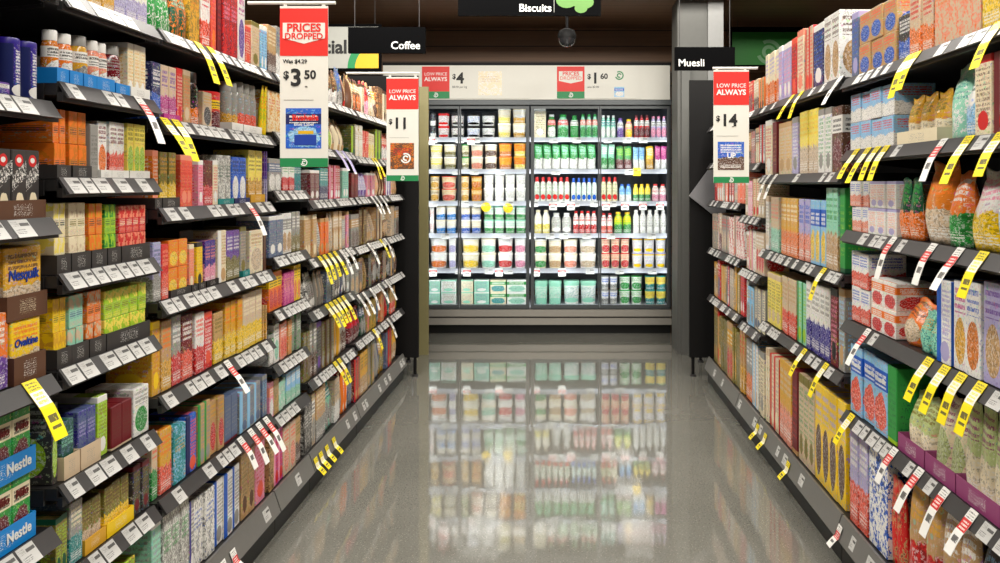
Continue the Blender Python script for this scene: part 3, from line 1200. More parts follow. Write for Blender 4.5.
def stock():
    for bid, (side, d0, d1, phrase, zs) in BAYS.items():
        sd = SIDES[side]
        W, s, rz = sd['W'], sd['s'], sd['rz']
        build_bay(bid, side, d0, d1, phrase, zs, top=1.9, labels=1.0 if side == 'L' else .55)
        levels = zs + [.118]
        for k, z in enumerate(levels):
            zz = surf(z) if k < len(zs) else .1515
            roof = (levels[k - 1] - .012) if k else 2.3
            nm = SHELFW[k] if k < len(zs) else 'bottom'
            rows = []
            for r in STOCK.get((bid, k), []):
                if r[0] != 'auto':
                    x0, x1, n, yt, stk = float(r[0]), float(r[1]), int(r[2]), float(r[3]), int(r[4])
                    a, b = sorted((depth_at(x0, side), depth_at(x1, side)))
                    tr = r[9][2:].split(':') if len(r) > 9 and r[9].startswith('t=') else None
                    tr = next((q[2:].split(':') for q in r if q.startswith('t=')), None)
                    rows.append((a, b, n, ('y', yt), stk, r[5], r[6], (r[7], r[8], r[9]), tr))
                else:
                    _, kinds, cols, lo, hi, wmin, wmax, x0, x1, sp = r
                    rnd = random.Random(bid + str(k))
                    y = d0 + .015
                    ci = rnd.randrange(len(cols))
                    while y < d1 - .05:
                        w = rnd.uniform(wmin, wmax)
                        n = rnd.choice((1, 2, 2, 3))
                        n = min(n, int((d1 - .012 - y) / w))
                        if n < 1:
                            break
                        h = (roof - zz if k else .22) * rnd.uniform(lo, hi)
                        c = tuple(cols[ci % len(cols)])
                        ci += 1 if rnd.random() < .8 else 2
                        rows.append((y, y + w * n, n, ('h', h), 1, rnd.choice(kinds), rnd.choice('ABCDEF'), c, None))
                        y += w * n + .004
            for a, b, n, hh, stk, kind, style, c, tr in rows:
                a, b = max(a, d0 + .012), min(b, d1 - .010)
                if b - a < .015:
                    continue
                mid = (a + b) / 2
                top = PZ(hh[1], mid) if hh[0] == 'y' else zz + hh[1]
                top = min(top, roof - .008)
                zb = zz
                if tr:
                    zb += .003
                step = (b - a) / n
                if tr:
                    step = (b - a - .008) / n
                w = step - .0015
                h = (top - zb) / stk - .0008
                fn = KINDS[kind]
                D = DEPTH.get(fn, w)
                if fn in (k_tin, k_jar, k_bottle, k_tub, k_pot):
                    D = w
                elif fn is k_pouch:
                    D = min(.1, w * .75)
                Dp = D * 1.25 if fn is k_pouch else D
                desc = describe(kind, style, c)
                front = W + SET
                if tr:
                    th = float(tr[1])
                    tm = printed('Z', tr[0], 'white' if tr[0] not in ('white', 'cream', 'beige') else 'grey', tr[0], .5)
                    td = Dp + .03
                    o = obj('display_tray', make_tray(b - a - .001, td, th, tm), None, (s * (front + td / 2), mid, zz), rz)
                    PENDING.setdefault((phrase, nm, tr[0] + ' cardboard display tray', ''), []).append((mid, o, 'display_tray'))
                    front += .008
                for i in range(n):
                    for q in range(stk):
                        y0 = a + (.004 if tr else 0) + step * (i + .5)
                        tier = '' if stk == 1 else ('lower' if q == 0 else 'upper')
                        jit = random.uniform(0, .004) + (0 if tr else random.uniform(0, .008))
                        place(PC, kind, style, c, w, D, h, (s * (front + Dp / 2 + jit), y0, zb + q * (h + .0006)), rz, (phrase, nm, desc, tier, y0))
                        if kind == 'cereal_box' and c == ('sky', 'blue', 'coral'):
                            LETTER.append((PENDING[(phrase, nm, desc, tier)][-1][1], 'Weet-Bix', w * .21, M['wtext'], h * .72, D))
                        elif kind == 'drink_mix_box' and c[0] == 'yellow':
                            LETTER.append((PENDING[(phrase, nm, desc, tier)][-1][1], 'Ovaltine', w * .23, M['blueink'], h * .62, D))
                        elif kind == 'chocolate_drink_box' and c[0] == 'green':
                            LETTER.append((PENDING[(phrase, nm, desc, tier)][-1][1], 'Milo', w * .40, M['maroonink'], h * .73, D))
        for (b2, lev), ts in TAGS.items():
            if b2 != bid:
                continue
            base = lev == len(zs)
            z = levels[lev]
            for x, c in ts:
                dd = F * W / abs(x - CX)
                dd = min(max(dd, d0 + .03), d1 - .03)
                rnd = random.Random(bid + str(x))
                w = .046 if c != 'r' else .04
                me = tag_mesh(TAGC[c][1], rnd.uniform(.025, .045) if not base else .03, w, rnd.uniform(.06, .085) if not base else .03, .0275 if not base else .0125)
                o = obj('shelf_talker', me, None, (s * (W - (.002 if not base else .0112)), dd, z if not base else .098), rz)
                PENDING.setdefault((phrase, SHELFW[lev] if not base else 'bottom', TAGC[c][0] + ' price ticket hanging from rail', ''), []).append((dd, o, 'ticket'))


LETTER = []


# ------------------------------------------------------------------ the room
def structure(name, mb, mat):
    o = obj(name, mb.make(name, mat))
    o['kind'] = 'structure'
    return o


WALLX = 3.3
SOF = 2.72
WOOD = wood_mat()
structure('floor', MB().box(-WALLX, WALLX, -2.0, 8.7, -.1, 0), floor_mat())
wallm = plain('dark_wall_paint', (62, 56, 50), .7)
structure('wall_left', MB().box(-WALLX - .1, -WALLX, -2.0, 8.7, 0, 3.7), wallm)
structure('wall_right', MB().box(WALLX, WALLX + .1, -2.0, 8.7, 0, 3.7), wallm)
structure('wall_back', MB().box(-WALLX, WALLX, 8.6, 8.7, 0, 3.7), WOOD)
structure('wall_front', MB().box(-WALLX, WALLX, -2.1, -2.0, 0, 3.7), wallm)
structure('ceiling', MB().box(-WALLX, WALLX, -2.0, 8.7, 3.7, 3.8), plain('dark_ceiling', (50, 48, 46), .8))
structure('trim_1', MB().box(-WALLX, WALLX, 8.02, 8.1, 2.325, SOF), WOOD)          # timber bulkhead over the cooler
structure('trim_2', MB().box(-WALLX, WALLX, 6.1, 8.02, SOF, SOF + .06), WOOD)     # timber soffit
cm = MB().box(.885, 1.235, 6.74, 7.09, 0, SOF).make('trim_3', M['column'])
cl = obj('trim_3', cm)
cl['kind'] = 'structure'
obj('cover_strip', MB().box(1.115, 1.232, 6.715, 6.739, 0, SOF).make('cover_strip', M['conduit']), cl)

# ------------------------------------------------------------------ glass-door cooler
GD = 7.63
fr = bpy.data.objects.new('display_fridge', None)
fr.location = (-.31, GD + .4, 0)
C.objects.link(fr)


def fpart(name, x0, x1, y0, y1, z0, z1, mat, parent=None):
    """box given in world metres, as a child of the cooler"""
    px, py = -.31, GD + .4
    par = parent or fr
    me = MB().box(x0 - px, x1 - px, y0 - py, y1 - py, z0, z1).make(name, mat)
    return obj(name, me, par)


FX0, FX1 = PX(387, GD), PX(671, GD)
fy = lambda y: PZ(y, GD)
fpart('back_panel', FX0, FX1, 8.46, 8.5, .3, 2.3, M['inside'])
for e, x in ((0, FX0), (1, FX1 - .011)):
    fpart('side_panel', x, x + .05 if e == 0 else FX1, GD + .03, 8.46, fy(309), 2.0, M['inside'])
fpart('roof_panel', FX0, FX1, GD + .03, 8.46, 2.0, 2.05, M['inside'])
fpart('floor_panel', FX0, FX1, GD + .03, 8.46, fy(309), PZ(304.6, 7.80), M['lip'])
fpart('plinth', FX0, FX1, GD + .04, 8.46, 0, fy(324), M['kick'])
fpart('bumper', FX0, FX1, GD - .03, GD + .10, fy(316), fy(309.4), M['chrome'])
fpart('bumper', FX0, FX1, GD - .045, GD + .10, fy(324), fy(317.5), M['chrome'])
hp = fpart('header_panel', PX(383, GD - .04), PX(670, GD - .04), GD - .04, GD + .03, fy(100), fy(66), M['white'])
fpart('header_frame', PX(383, GD), FX1, GD - .03, GD + .03, fy(105), fy(100.2), M['frame'])
fpart('header_frame', PX(383, GD), FX1, GD - .03, GD + .5, fy(65.8), fy(63), M['black'])
# shelves
FB = 7.80
FSH = [138, 169.6, 201.5, 233.5, 268.5]
for y in FSH:
    z = PZ(y, FB)
    sh = fpart('shelf', FX0 + .055, FX1 - .014, FB - .02, 8.44, z - .022, z, M['lip'])
    fpart('price_strip', FX0 + .055, FX1 - .014, FB - .032, FB - .021, z - .036, z + .004, M['lip'], sh)
    rnd = random.Random(y)
    x = PX(429, FB)
    while x < FX1 - .1:
        if rnd.random() < (.75 if y > 190 else .5):
            o = obj('price_label', label_mesh(.075, .05 if rnd.random() < .5 else .034), sh, (x - (-.31) + .04, FB - .0335 - (GD + .4), z - .046))
        x += rnd.uniform(.09, .3)
# doors
for a, b in ((389, 459), (459.6, 529.2), (530.8, 599.4), (600, 669.5)):
    dr = bpy.data.objects.new('door', None)
    dr.parent = fr
    C.objects.link(dr)
    x0, x1, z0, z1 = PX(a, GD), PX(b, GD), fy(308.6), fy(105.2)
    wl = .028 if a > 529 and a < 535 else .012
    wr = .028 if 528 < b < 530 else (.02 if b > 660 else .012)
    px, py = -.31, GD + .4
    mb = MB()
    for bx in ((x0, x0 + wl, z0, z1), (x1 - wr, x1, z0, z1), (x0 + wl, x1 - wr, z0, z0 + .03), (x0 + wl, x1 - wr, z1 - .03, z1)):
        mb.box(bx[0] - px, bx[1] - px, GD - py, GD + .028 - py, bx[2], bx[3])
    obj('door_frame', mb.make('door_frame', M['frame']), dr)
    fpart('glass_pane', x0 + wl, x1 - wr, GD + .010, GD + .016, z0 + .03, z1 - .03, M['glass'], dr)
tag(fr, 'upright glass-door dairy cooler with white header and stainless bumpers at aisle end', 'fridge')

FROWS = {
    0: '''429 436 1 113 2 dip_tub B charcoal white black
437 449 1 113 2 dip_tub D white maroon red
450 464 1 113 2 dip_tub D white maroon charcoal
466 480 1 113 2 dip_tub D white blue black
481 495 1 113 2 dip_tub D white charcoal black
497 511 1 108 2 dip_tub B cream lemon white
512 526 1 107 2 dip_tub B white gold cream
534 546 1 105 1 milk_carton D cream olive white
547 556 1 114 1 drink_bottle A green red white
557 569 1 114 1 drink_bottle A mint red green
570 579 1 115 1 drink_bottle A green white green
580 598 3 114 1 drink_bottle A mint coral green
601 616 3 115 1 drink_bottle A mint teal white
617 624 1 118 1 drink_bottle A lavender white purple
625 633 1 119 1 drink_bottle A pink gold yellow
634 650 3 115 1 drink_bottle A red white maroon
651 667 3 116 1 drink_bottle A lavender white pink''',
    1: '''429 442 1 144 2 dip_tub B lemon cream white
443 456 1 144 2 dip_tub B cream olive white
461 469 1 144 2 dip_tub B cream olive green
470 483 1 144 2 dip_tub C cream salmon white
484 497 1 144 2 dip_tub C cream brown white
498 512 1 143 2 dip_tub B gold amber orange
513 526 1 143 2 dip_tub B orange lemon gold
534 596 7 144 1 yogurt_pouch B green white mint
601 615 2 144 1 yogurt_pouch B mint green white
616 632 2 146 1 yogurt_pouch B green maroon lime
633 645 2 147 1 yogurt_pouch B sky white blue
646 654 1 146 1 yogurt_pouch B yellow gold white
655 667 2 146 1 yogurt_pouch B magenta white pink''',
    2: '''429 439 1 176 2 yogurt_pot C cream gold brown
440 456 1 176 2 yogurt_pot C cream coral gold
460 469 1 176 2 yogurt_pot C cream gold tan
470 482 1 176 2 yogurt_pot C gold amber cream
483 526 4 173 2 yogurt_tub D white grey white
534 570 6 177 1 milk_bottle D white green red
571 597 5 178 1 milk_bottle D white mint blue
601 618 3 177 1 milk_bottle D cream green red
619 632 2 184 1 milk_bottle B sky white blue
633 651 3 184 1 milk_bottle B lemon green yellow
652 667 2 184 1 milk_bottle B white pink red''',
    3: '''429 434 1 207 2 yogurt_tub D white red white
435 456 2 206 2 yogurt_tub B white azure cream
460 481 2 206 2 yogurt_tub B cream blue white
483 526 4 206 2 yogurt_tub B white green mint
534 550 2 210 1 milk_bottle B white lemon cream
551 572 2 213 1 milk_bottle D grey white white
573 597 4 211 1 milk_bottle B white red red
601 613 2 213 1 milk_bottle B white coral red
614 632 2 212 1 milk_bottle B lime green yellow
633 667 5 210 1 milk_bottle D white grey white''',
    4: '''429 447 1 238 2 yogurt_tub C white orange white
448 456 1 238 2 yogurt_tub C white lavender white
461 479 1 238 2 yogurt_tub C cream yellow white
480 496 1 238 2 yogurt_tub C white mint cream
497 513 1 238 2 yogurt_tub C white red white
514 526 1 238 2 yogurt_tub C white pink white
534 547 1 239 2 yogurt_tub C cream green white
548 562 1 239 2 yogurt_tub C cream tan white
563 578 1 239 2 yogurt_tub C white salmon cream
579 597 1 239 2 yogurt_tub C white beige white
601 630 3 238 2 yogurt_pot C cream red red
632 667 3 235 2 yogurt_pot D white lavender yellow''',
    5: '''429 440 1 280 2 custard_carton D mint grey white
441 456 1 280 2 custard_carton D white olive mint
460 473 1 280 2 custard_carton D cream grey mint
474 489 1 280 2 custard_carton D mint slate white
490 506 1 280 2 custard_carton A cream green teal
507 526 1 280 2 custard_carton A white green mint
534 562 2 281 1 yogurt_tub D mint white mint
563 597 2 281 1 yogurt_tub D white teal mint
601 618 2 276 2 yogurt_pot B white grey blue
619 643 2 276 2 yogurt_pot C white green green
645 667 2 276 2 yogurt_pot B lemon teal gold''',
}
FWORD = ['top', 'second', 'third', 'fourth', 'fifth', 'bottom']
FBASE = FSH + [304.6]
for k, rows in FROWS.items():
    zz = PZ(FBASE[k], FB) + .0012
    roof = (PZ(FBASE[k - 1], FB) - .026) if k else 1.985
    for r in [q.split() for q in rows.splitlines()]:
        x0, x1, n, yt, stk = PX(float(r[0]), FB), PX(float(r[1]), FB), int(r[2]), float(r[3]), int(r[4])
        kind, style, c = r[5], r[6], tuple(r[7:10])
        step = (x1 - x0) / n
        w = step - .0015
        h = (min(PZ(yt, FB), roof - .01) - zz) / stk - .001
        D = .1 if KINDS[kind] is k_box else (w * .8 if KINDS[kind] is k_pouch else (w * .9 if KINDS[kind] is k_gable else w))
        for i in range(n):
            for q in range(stk):
                tier = '' if stk == 1 else ('lower' if q == 0 else 'upper')
                x = x0 + step * (i + .5)
                place(PC, kind, style, c, w, D, h, (x, FB + D / 2 + .004 + random.uniform(0, .008), zz + q * (h + .001)), 0,
                      ('cooler', FWORD[k], describe(kind, style, c), tier, x))
# round yellow price bubbles and square tickets hung on the cooler shelf lips
for x, y, rd in ((486, 207, 1), (508, 208, 1), (637, 172, 0), (431, 141, 2), (471, 141, 2), (553, 206, 2), (571, 206, 2), (625, 206, 2), (643, 206, 2), (660, 206, 2),
                 (433, 272, 2), (467, 272, 2), (499, 272, 2), (536, 272, 2), (562, 272, 2), (606, 206, 2)):
    z = PZ(y, FB)
    if rd == 1:
        V = [(.042 * math.cos(2 * PI * i / 20), yy, .042 * math.sin(2 * PI * i / 20)) for yy in (0, .002) for i in range(20)]
        Fs = [tuple(range(20)), tuple(reversed(range(20, 40)))] + [(i, 20 + i, 20 + (i + 1) % 20, (i + 1) % 20) for i in range(20)]
        me = mesh('shelf_talker', V, Fs, printed('P', 'yellow', 'charcoal', 'white'))
        l = me.uv_layers.new(name='UVMap')
        for p in me.polygons:
            for li in p.loop_indices:
                v = me.vertices[me.loops[li].vertex_index].co
                l.data[li].uv = (v.x / .084 + .5, v.z / .084 + .5)
    else:
        me = carton(.066, .002, .07, printed('P', 'yellow', 'charcoal', 'white') if rd == 0 else printed('T', 'white', 'red', 'charcoal'), 'shelf_talker')
        me.transform(Matrix.Translation((0, .001, -.035)))
    o = obj('shelf_talker', me, None, (PX(x, FB - .04), FB - .0375, z))
    PENDING.setdefault(('cooler', FWORD[min(range(5), key=lambda i: abs(FSH[i] - y + 4))], ('round yellow', 'square yellow', 'red and white')[(1, 0, 2)[rd] if rd != 2 else 2] + ' ticket hanging from lip', ''), []).append((PX(x, FB), o, 'ticket'))

stock()

# the chocolate powder box standing in a brown tray on top of the malt drink box
d = 1.79
bx = next(o for o in list(C.objects) if o.name.startswith('drink_mix_box') and abs(o.location.y - (depth_at(14, 'L') + depth_at(46, 'L')) / 2) < .03)
bh = bx.data.vertices[0].co.z
top = bx.location.z + max(v.co.z for v in bx.data.vertices) + .001
wq = .135
tm = printed('Z', 'brown', 'cream', 'brown', .5)
o = obj('display_tray', make_tray(wq, .17, .05, tm), None, (-(1.05 + SET + .09), bx.location.y, top), PI / 2)
PENDING.setdefault(('nearest left bay', 'fourth', 'brown cardboard display tray stacked on box', ''), []).append((0, o, 'display_tray'))
hq = PZ(246, bx.location.y) - top - .004
q = obj('drink_mix_box', k_box(wq - .012, .15, hq, 'B', ('gold', 'beige', 'brown'))[0][1], None, (-(1.05 + SET + .09), bx.location.y, top + .003), PI / 2)
PENDING.setdefault(('nearest left bay', 'fourth', 'gold drink mix box with blue lettering', ''), []).append((0, q, 'drink_mix_box'))
LETTER.append((q, 'Nesquik', .030, M['blueink'], hq * .6, .15))

# a second tray of the green chocolate drink stands on the first
low = sorted((o for o in list(C.objects) if o.name.startswith('chocolate_drink_box') and o.location.z < .7), key=lambda o: o.location.y)
tl = next(o for o in list(C.objects) if o.name.startswith('display_tray') and abs(o.location.z - surf(.545)) < .002)
ht = max(v.co.z for v in low[0].data.vertices)
up = low[0].location.z + ht + .001
tb = obj('display_tray', tl.data, None, (tl.location.x, tl.location.y, up), tl.rotation_euler.z)
PENDING.setdefault(('nearest left bay', 'fifth', 'azure cardboard display tray stacked on boxes', ''), []).append((0, tb, 'display_tray'))
for lo_ in low:
    q = obj('chocolate_drink_box', lo_.data, None, (lo_.location.x, lo_.location.y, up + .003), lo_.rotation_euler.z)
    key = next(k for k, v in PENDING.items() if any(o is lo_ for _, o, _k in v))
    PENDING.setdefault((key[0], key[1], key[2], 'upper'), []).append((lo_.location.y, q, 'chocolate_drink_box'))
    t0 = next(x for x in LETTER if x[0] is lo_)
    LETTER.append((q,) + t0[1:])
key = next(k for k, v in PENDING.items() if any(o is low[0] for _, o, _k in v))
PENDING[(key[0], key[1], key[2], 'lower')] = PENDING.pop(key)
for tr in (tl, tb):
    wt = max(v.co.x for v in tl.data.vertices)
    yf = min(v.co.y for v in tl.data.vertices)
    for xx in (-wt * .55, wt * .55):
        obj('lettering', text_mesh('Nestle', .03, M['wtext'], bold=.02), tr, (xx, yf - .001, .026))

for o, body, size, mat, z, D in LETTER:
    k = ('txt', body, round(size, 4), mat.name)
    if k not in PC:
        PC[k] = text_mesh(body, size, mat, bold=.02, shear=.15)
    obj('lettering', PC[k], o, (0, -D / 2 - .0012, z))

# blue tray fronts carry white words in the photograph; end stands of the two gondolas
for side, xin, xout, dd, ztop in (('left', -.968, -1.60, 5.93, 2.03), ('right', .860, 1.52, 5.93, 2.0)):
    r = bpy.data.objects.new('end_stand', None)
    r.location = ((xin + xout) / 2, dd + .25, 0)
    C.objects.link(r)
    a, b = sorted((xin - r.location.x, xout - r.location.x))
    obj('side_panel', MB().box(a, b, -.25, -.22, .13, ztop).make('side_panel', M['black']), r)
    ins = .13
    a2, b2 = (a, b - ins) if side == 'left' else (a + ins, b)
    obj('side_panel', MB().box(a2, b2, .22, .25, .13, ztop).make('side_panel', M['black']), r)
    obj('back_panel', MB().box(a2 + .03, b2 - .03, .19, .219, .16, ztop - .03).make('back_panel', M['black']), r)
    for z in (.16, .6, 1.05, 1.5):
        obj('shelf', MB().box(a2 + .02, b2 - .01, -.219, .189, z, z + .025).make('shelf', M['steel']), r)
    ia, ib = (a2 + .02, b - .025) if side == 'left' else (a + .025, b2 - .02)
    for x, y in ((ia, -.235), (ib, -.235), (ib - .13 if side == 'left' else ia + .13, -.235), (a2 + .02, .235), (b2 - .02, .235)):
        lg = obj('leg', MB().tube((x, y, .015), (x, y, .13), .011).make('leg', M['black']), r)
        obj('foot', MB().tube((x, y, 0), (x, y, .015), .02).make('foot', M['rail']), lg)
    tag(r, 'black end-of-aisle display stand on short legs, %s side before the cooler' % side, 'display stand', 'end stands')

for side, x0, x1 in (('left', 419, 428.6), ('right', 681.5, 689.5)):
    a, b = PX(x0, 6.7), PX(x1, 6.7)
    if side == 'left':
        a, b = b - .1, b
    else:
        a, b = a, a + .0
        b = a + .065
    m = M['cream'] if side == 'left' else M['column']
    r = obj('guard_post', MB().box(a - (a + b) / 2, b - (a + b) / 2, -.012, .012, 0, 2.04 if side == 'left' else 2.2).make('guard_post', m), None, ((a + b) / 2, 6.7, 0))
    tag(r, ('narrow pale olive upright panel beside the cooler, behind the left end stand' if side == 'left' else 'narrow grey upright panel at the foot of the column, behind right end stand'), 'panel')

# grey wing that juts from the right end stand
w = MB()
pts = [(PX(689.2, 5.88), PZ(196, 5.88)), (PX(712, 5.88), PZ(165, 5.88)), (PX(726, 5.88), PZ(172, 5.88)), (PX(726, 5.88), PZ(216, 5.88)), (PX(712, 5.88), PZ(214, 5.88))]
cx_, cz_ = pts[0][0], pts[0][1]
w.prism([(p[0] - cx_, p[1] - cz_) for p in pts], 0, .02)
r = obj('sign_wing', w.make('sign_wing', plain('wing_grey', (112, 112, 114), .5)), None, (cx_, 5.885, cz_))
tag(r, 'blank grey pointed sign wing jutting from the right end stand', 'sign')


# ------------------------------------------------------------------ signs
def board(root, name, x0, x1, z0, z1, y, mat, t=.0008, outline=None):
    """thin card in the sign's own frame; smaller y = nearer the reader"""
    mb = MB()
    if outline:
        mb.prism(outline, y, y + t)
    else:
        mb.box(x0, x1, y, y + t, z0, z1)
    me = mb.make(name, mat)
    l = me.uv_layers.new(name='UVMap')
    xs, zs_ = [v.co.x for v in me.vertices], [v.co.z for v in me.vertices]
    for p in me.polygons:
        for li in p.loop_indices:
            v = me.vertices[me.loops[li].vertex_index].co
            l.data[li].uv = ((v.x - min(xs)) / (max(xs) - min(xs)), (v.z - min(zs_)) / (max(zs_) - min(zs_)))
    return obj(name, me, root)


def words(root, s, size, x, z, y, mat, align='CENTER', bold=0.0):
    return obj('lettering', text_mesh(s, size, mat, align, bold), root, (x, y, z))


def sign_root(name, x, d, z):
    r = bpy.data.objects.new(name, None)
    r.location = (x, d, z)
    C.objects.link(r)
    return r


def emblem(root, x, z, r, y, mat):
    mb = MB()
    for k, (rr, a0, a1) in enumerate(((1.0, 200, 480), (.55, 20, 300))):
        n = 16
        for i in range(n):
            t0, t1 = [math.radians(a0 + (a1 - a0) * (i + j) / n) for j in (0, 1)]
            q = [(r * rr * math.cos(t), r * rr * math.sin(t)) for t in (t0, t1)]
            p = [(r * (rr - .28) * math.cos(t), r * (rr - .28) * math.sin(t)) for t in (t0, t1)]
            mb.prism([(x + q[0][0], z + q[0][1]), (x + q[1][0], z + q[1][1]), (x + p[1][0], z + p[1][1]), (x + p[0][0], z + p[0][1])], y, y + .0006)
    return obj('emblem', mb.make('emblem', mat), root)


def price(root, dollars, cents, x, z, hgt, y, mat):
    """big figure with small dollar sign before it and raised cents after; x = left edge"""
    words(root, '$', hgt * .7, x, z + hgt * .2, y, mat, 'LEFT', .03)
    words(root, dollars, hgt * 1.55, x + hgt * .44, z, y, mat, 'LEFT', .03)
    if cents:
        words(root, cents, hgt * .78, x + hgt * (.5 + .86 * len(dollars)), z + hgt * .22, y, mat, 'LEFT', .03)


def fin_sign(x0, x1, y0, y1, d, head, was, dollars, cents, rodx, rody, art, label):
    s = d / F
    w, h = (x1 - x0) * s, (y1 - y0) * s
    r = sign_root('price_sign', PX((x0 + x1) / 2, d), d, PZ(y1, d))
    obj('card', MB().box(-w / 2, w / 2, 0, .004, 0, h).make('card', M['white']), r)
    y = -.001
    rz0 = h * .69
    board(r, 'red_header', -w / 2, w / 2, rz0, h * .985, y, M['red'])
    if head == 'dropped':
        a, b, zb, zt, zp = -w * .44, w * .44, h * .80, h * .895, h * .765
        board(r, 'banner', 0, 0, 0, 0, y - .001, M['white'], outline=[(a, zt), (b, zt), (b, zb), (0, zp), (a, zb)])
        words(r, 'PRICES', w * .235, 0, h * .862, y - .0018, M['red'], bold=.03)
        words(r, 'DROPPED', w * .18, 0, h * .81, y - .0018, M['red'], bold=.02)
    else:
        words(r, 'LOW PRICE', w * .16, 0, h * .86, y - .001, M['wtext'], bold=.005)
        words(r, 'ALWAYS', w * .21, 0, h * .80, y - .001, M['wtext'], bold=.03)
    if was:
        words(r, was, w * .115, -w * .44, h * .655, y, M['ink'], 'LEFT', .02)
    price(r, dollars, cents, -w * .43, h * .55, h * .095, y, M['ink'])
    words(r, 'ea', w * .06, w * .02, h * .5, y, M['ink'], 'LEFT')
    board(r, 'rule', -w * .42, w * .2, h * .415, h * .4175, y, M['grey'])
    board(r, 'picture', -w * .38, w * .36, h * .115, h * .365, y, art[0])
    art[1](r, w, h, y - .001)
    board(r, 'green_footer', -w / 2, w / 2, 0, h * .055, y, M['green'])
    emblem(r, 0, h * .028, h * .022, y - .001, M['wtext'])
    # holder rod with clips
    zr = PZ(rody, d) - r.location.z
    rx0, rx1 = PX(rodx[0], d) - r.location.x, PX(rodx[1], d) - r.location.x
    obj('rod', MB().tube((rx0, .008, zr), (rx1, .008, zr), .006).make('rod', M['rod']), r)
    for e in (-.4, .4):
        obj('clip', MB().box(w * e - .006, w * e + .006, .0045, .0075, h - .01, zr + .006).make('clip', M['rod']), r)
    tag(r, label, 'sign', 'hanging price signs')


def art_tea(r, w, h, y):
    words(r, 'Bushells', w * .17, w * .03, h * .305, y, M['red'], bold=.03)
    words(r, 'Blue Label', w * .1, 0, h * .265, y, M['wtext'])
    board(r, 'picture', -w * .2, w * .26, h * .135, h * .2, y, M['blueink'])
    board(r, 'picture', -w * .12, w * .2, h * .205, h * .225, y, M['yellow'])


def art_pods(r, w, h, y):
    emblem(r, w * .1, h * .22, h * .05, y, M['wtext'])


def art_cereal(r, w, h, y):
    words(r, 'UP', w * .2, 0, h * .24, y, M['wtext'], bold=.03)


fin_sign(280, 328, 6, 167, 3.0, 'dropped', 'Was $4.29', '3', '50', (247, 335), 2.5, (printed('A', 'blue', 'navy', 'sky'), art_tea), 'white and red PRICES DROPPED sign with $3.50 price and blue pack picture')
fin_sign(386.5, 418.5, 77, 181, 4.5, 'low', None, '11', None, (346, 419), 73, (printed('F', 'brown', 'amber', 'red'), art_pods), 'white and red LOW PRICE ALWAYS sign with $11 price and brown pack picture')
fin_sign(713.5, 749, 70, 183, 4.1, 'low', None, '14', None, (713, 758), 68, (printed('B', 'blue', 'brown', 'white'), art_cereal), 'white and red LOW PRICE ALWAYS sign with $14 price and blue pack picture')


def header_ticket(x0, x1, head, pr, label, extra):
    d = GD - .045
    s = d / F
    z0, z1 = PZ(98.5, d), PZ(66.5, d)
    h, w = z1 - z0, (x1 - x0) * s
    r = sign_root('price_ticket', PX(x0, d), d, z0)
    obj('card', MB().box(0, w, 0, .002, 0, h).make('card', M['white']), r)
    rw = h * .86
    board(r, 'red_panel', 0, rw, h * .22, h, -.001, M['red'])
    board(r, 'green_panel', 0, rw, 0, h * .22, -.001, M['green'])
    emblem(r, rw / 2, h * .11, h * .075, -.002, M['wtext'])
    if head == 'dropped':
        board(r, 'banner', 0, 0, 0, 0, -.0018, M['white'], outline=[(rw * .07, h * .85), (rw * .93, h * .85), (rw * .93, h * .55), (rw / 2, h * .47), (rw * .07, h * .55)])
        words(r, 'PRICES', rw * .2, rw / 2, h * .77, -.0026, M['red'], bold=.02)
        words(r, 'DROPPED', rw * .18, rw / 2, h * .63, -.0026, M['red'])
    else:
        words(r, 'LOW PRICE', rw * .16, rw / 2, h * .76, -.002, M['wtext'])
        words(r, 'ALWAYS', rw * .21, rw / 2, h * .6, -.002, M['wtext'], bold=.02)
    price(r, pr[0], pr[1], rw * 1.1, h * .62, h * .3, -.001, M['ink'])
    words(r, extra, h * .09, rw * 1.1, h * .36, -.001, M['ink'], 'LEFT')
    tag(r, label, 'sign', 'tickets on the cooler header')
    return r, w, h, rw


r, w, h, rw = header_ticket(422, 530, 'low', ('4', None), 'red LOW PRICE ALWAYS ticket with $4 price on the white cooler header', '$8.00 per kg')
board(r, 'picture', w * .52, w * .74, h * .1, h * .85, -.001, printed('F', 'cream', 'white', 'beige'))
r, w, h, rw = header_ticket(557, 640, 'dropped', ('1', '60'), 'red PRICES DROPPED ticket with $1.60 price on the white cooler header', 'was $2.00')
emblem(r, w * .75, h * .72, h * .14, -.001, M['green'])
board(r, 'picture', w * .69, w * .81, h * .05, h * .36, -.001, printed('A', 'sky', 'blue', 'white'))

# department signs
def dept(x0, x1, y0, y1, d, mat, label, name='department_sign', wires=True):
    r = sign_root(name, PX((x0 + x1) / 2, d), d, PZ(y1, d))
    w, h = (x1 - x0) * d / F, (y1 - y0) * d / F
    obj('board', MB().box(-w / 2, w / 2, 0, .03, 0, h).make('board', mat), r)
    top = (SOF if d > 6.1 else 3.7) - r.location.z
    for e in (-.42, .42):
        obj('wire', MB().tube((w * e, .015, h), (w * e, .015, top), .0022, 6).make('wire', M['rail']), r)
    tag(r, label, 'sign', 'department signs')
    return r, w, h


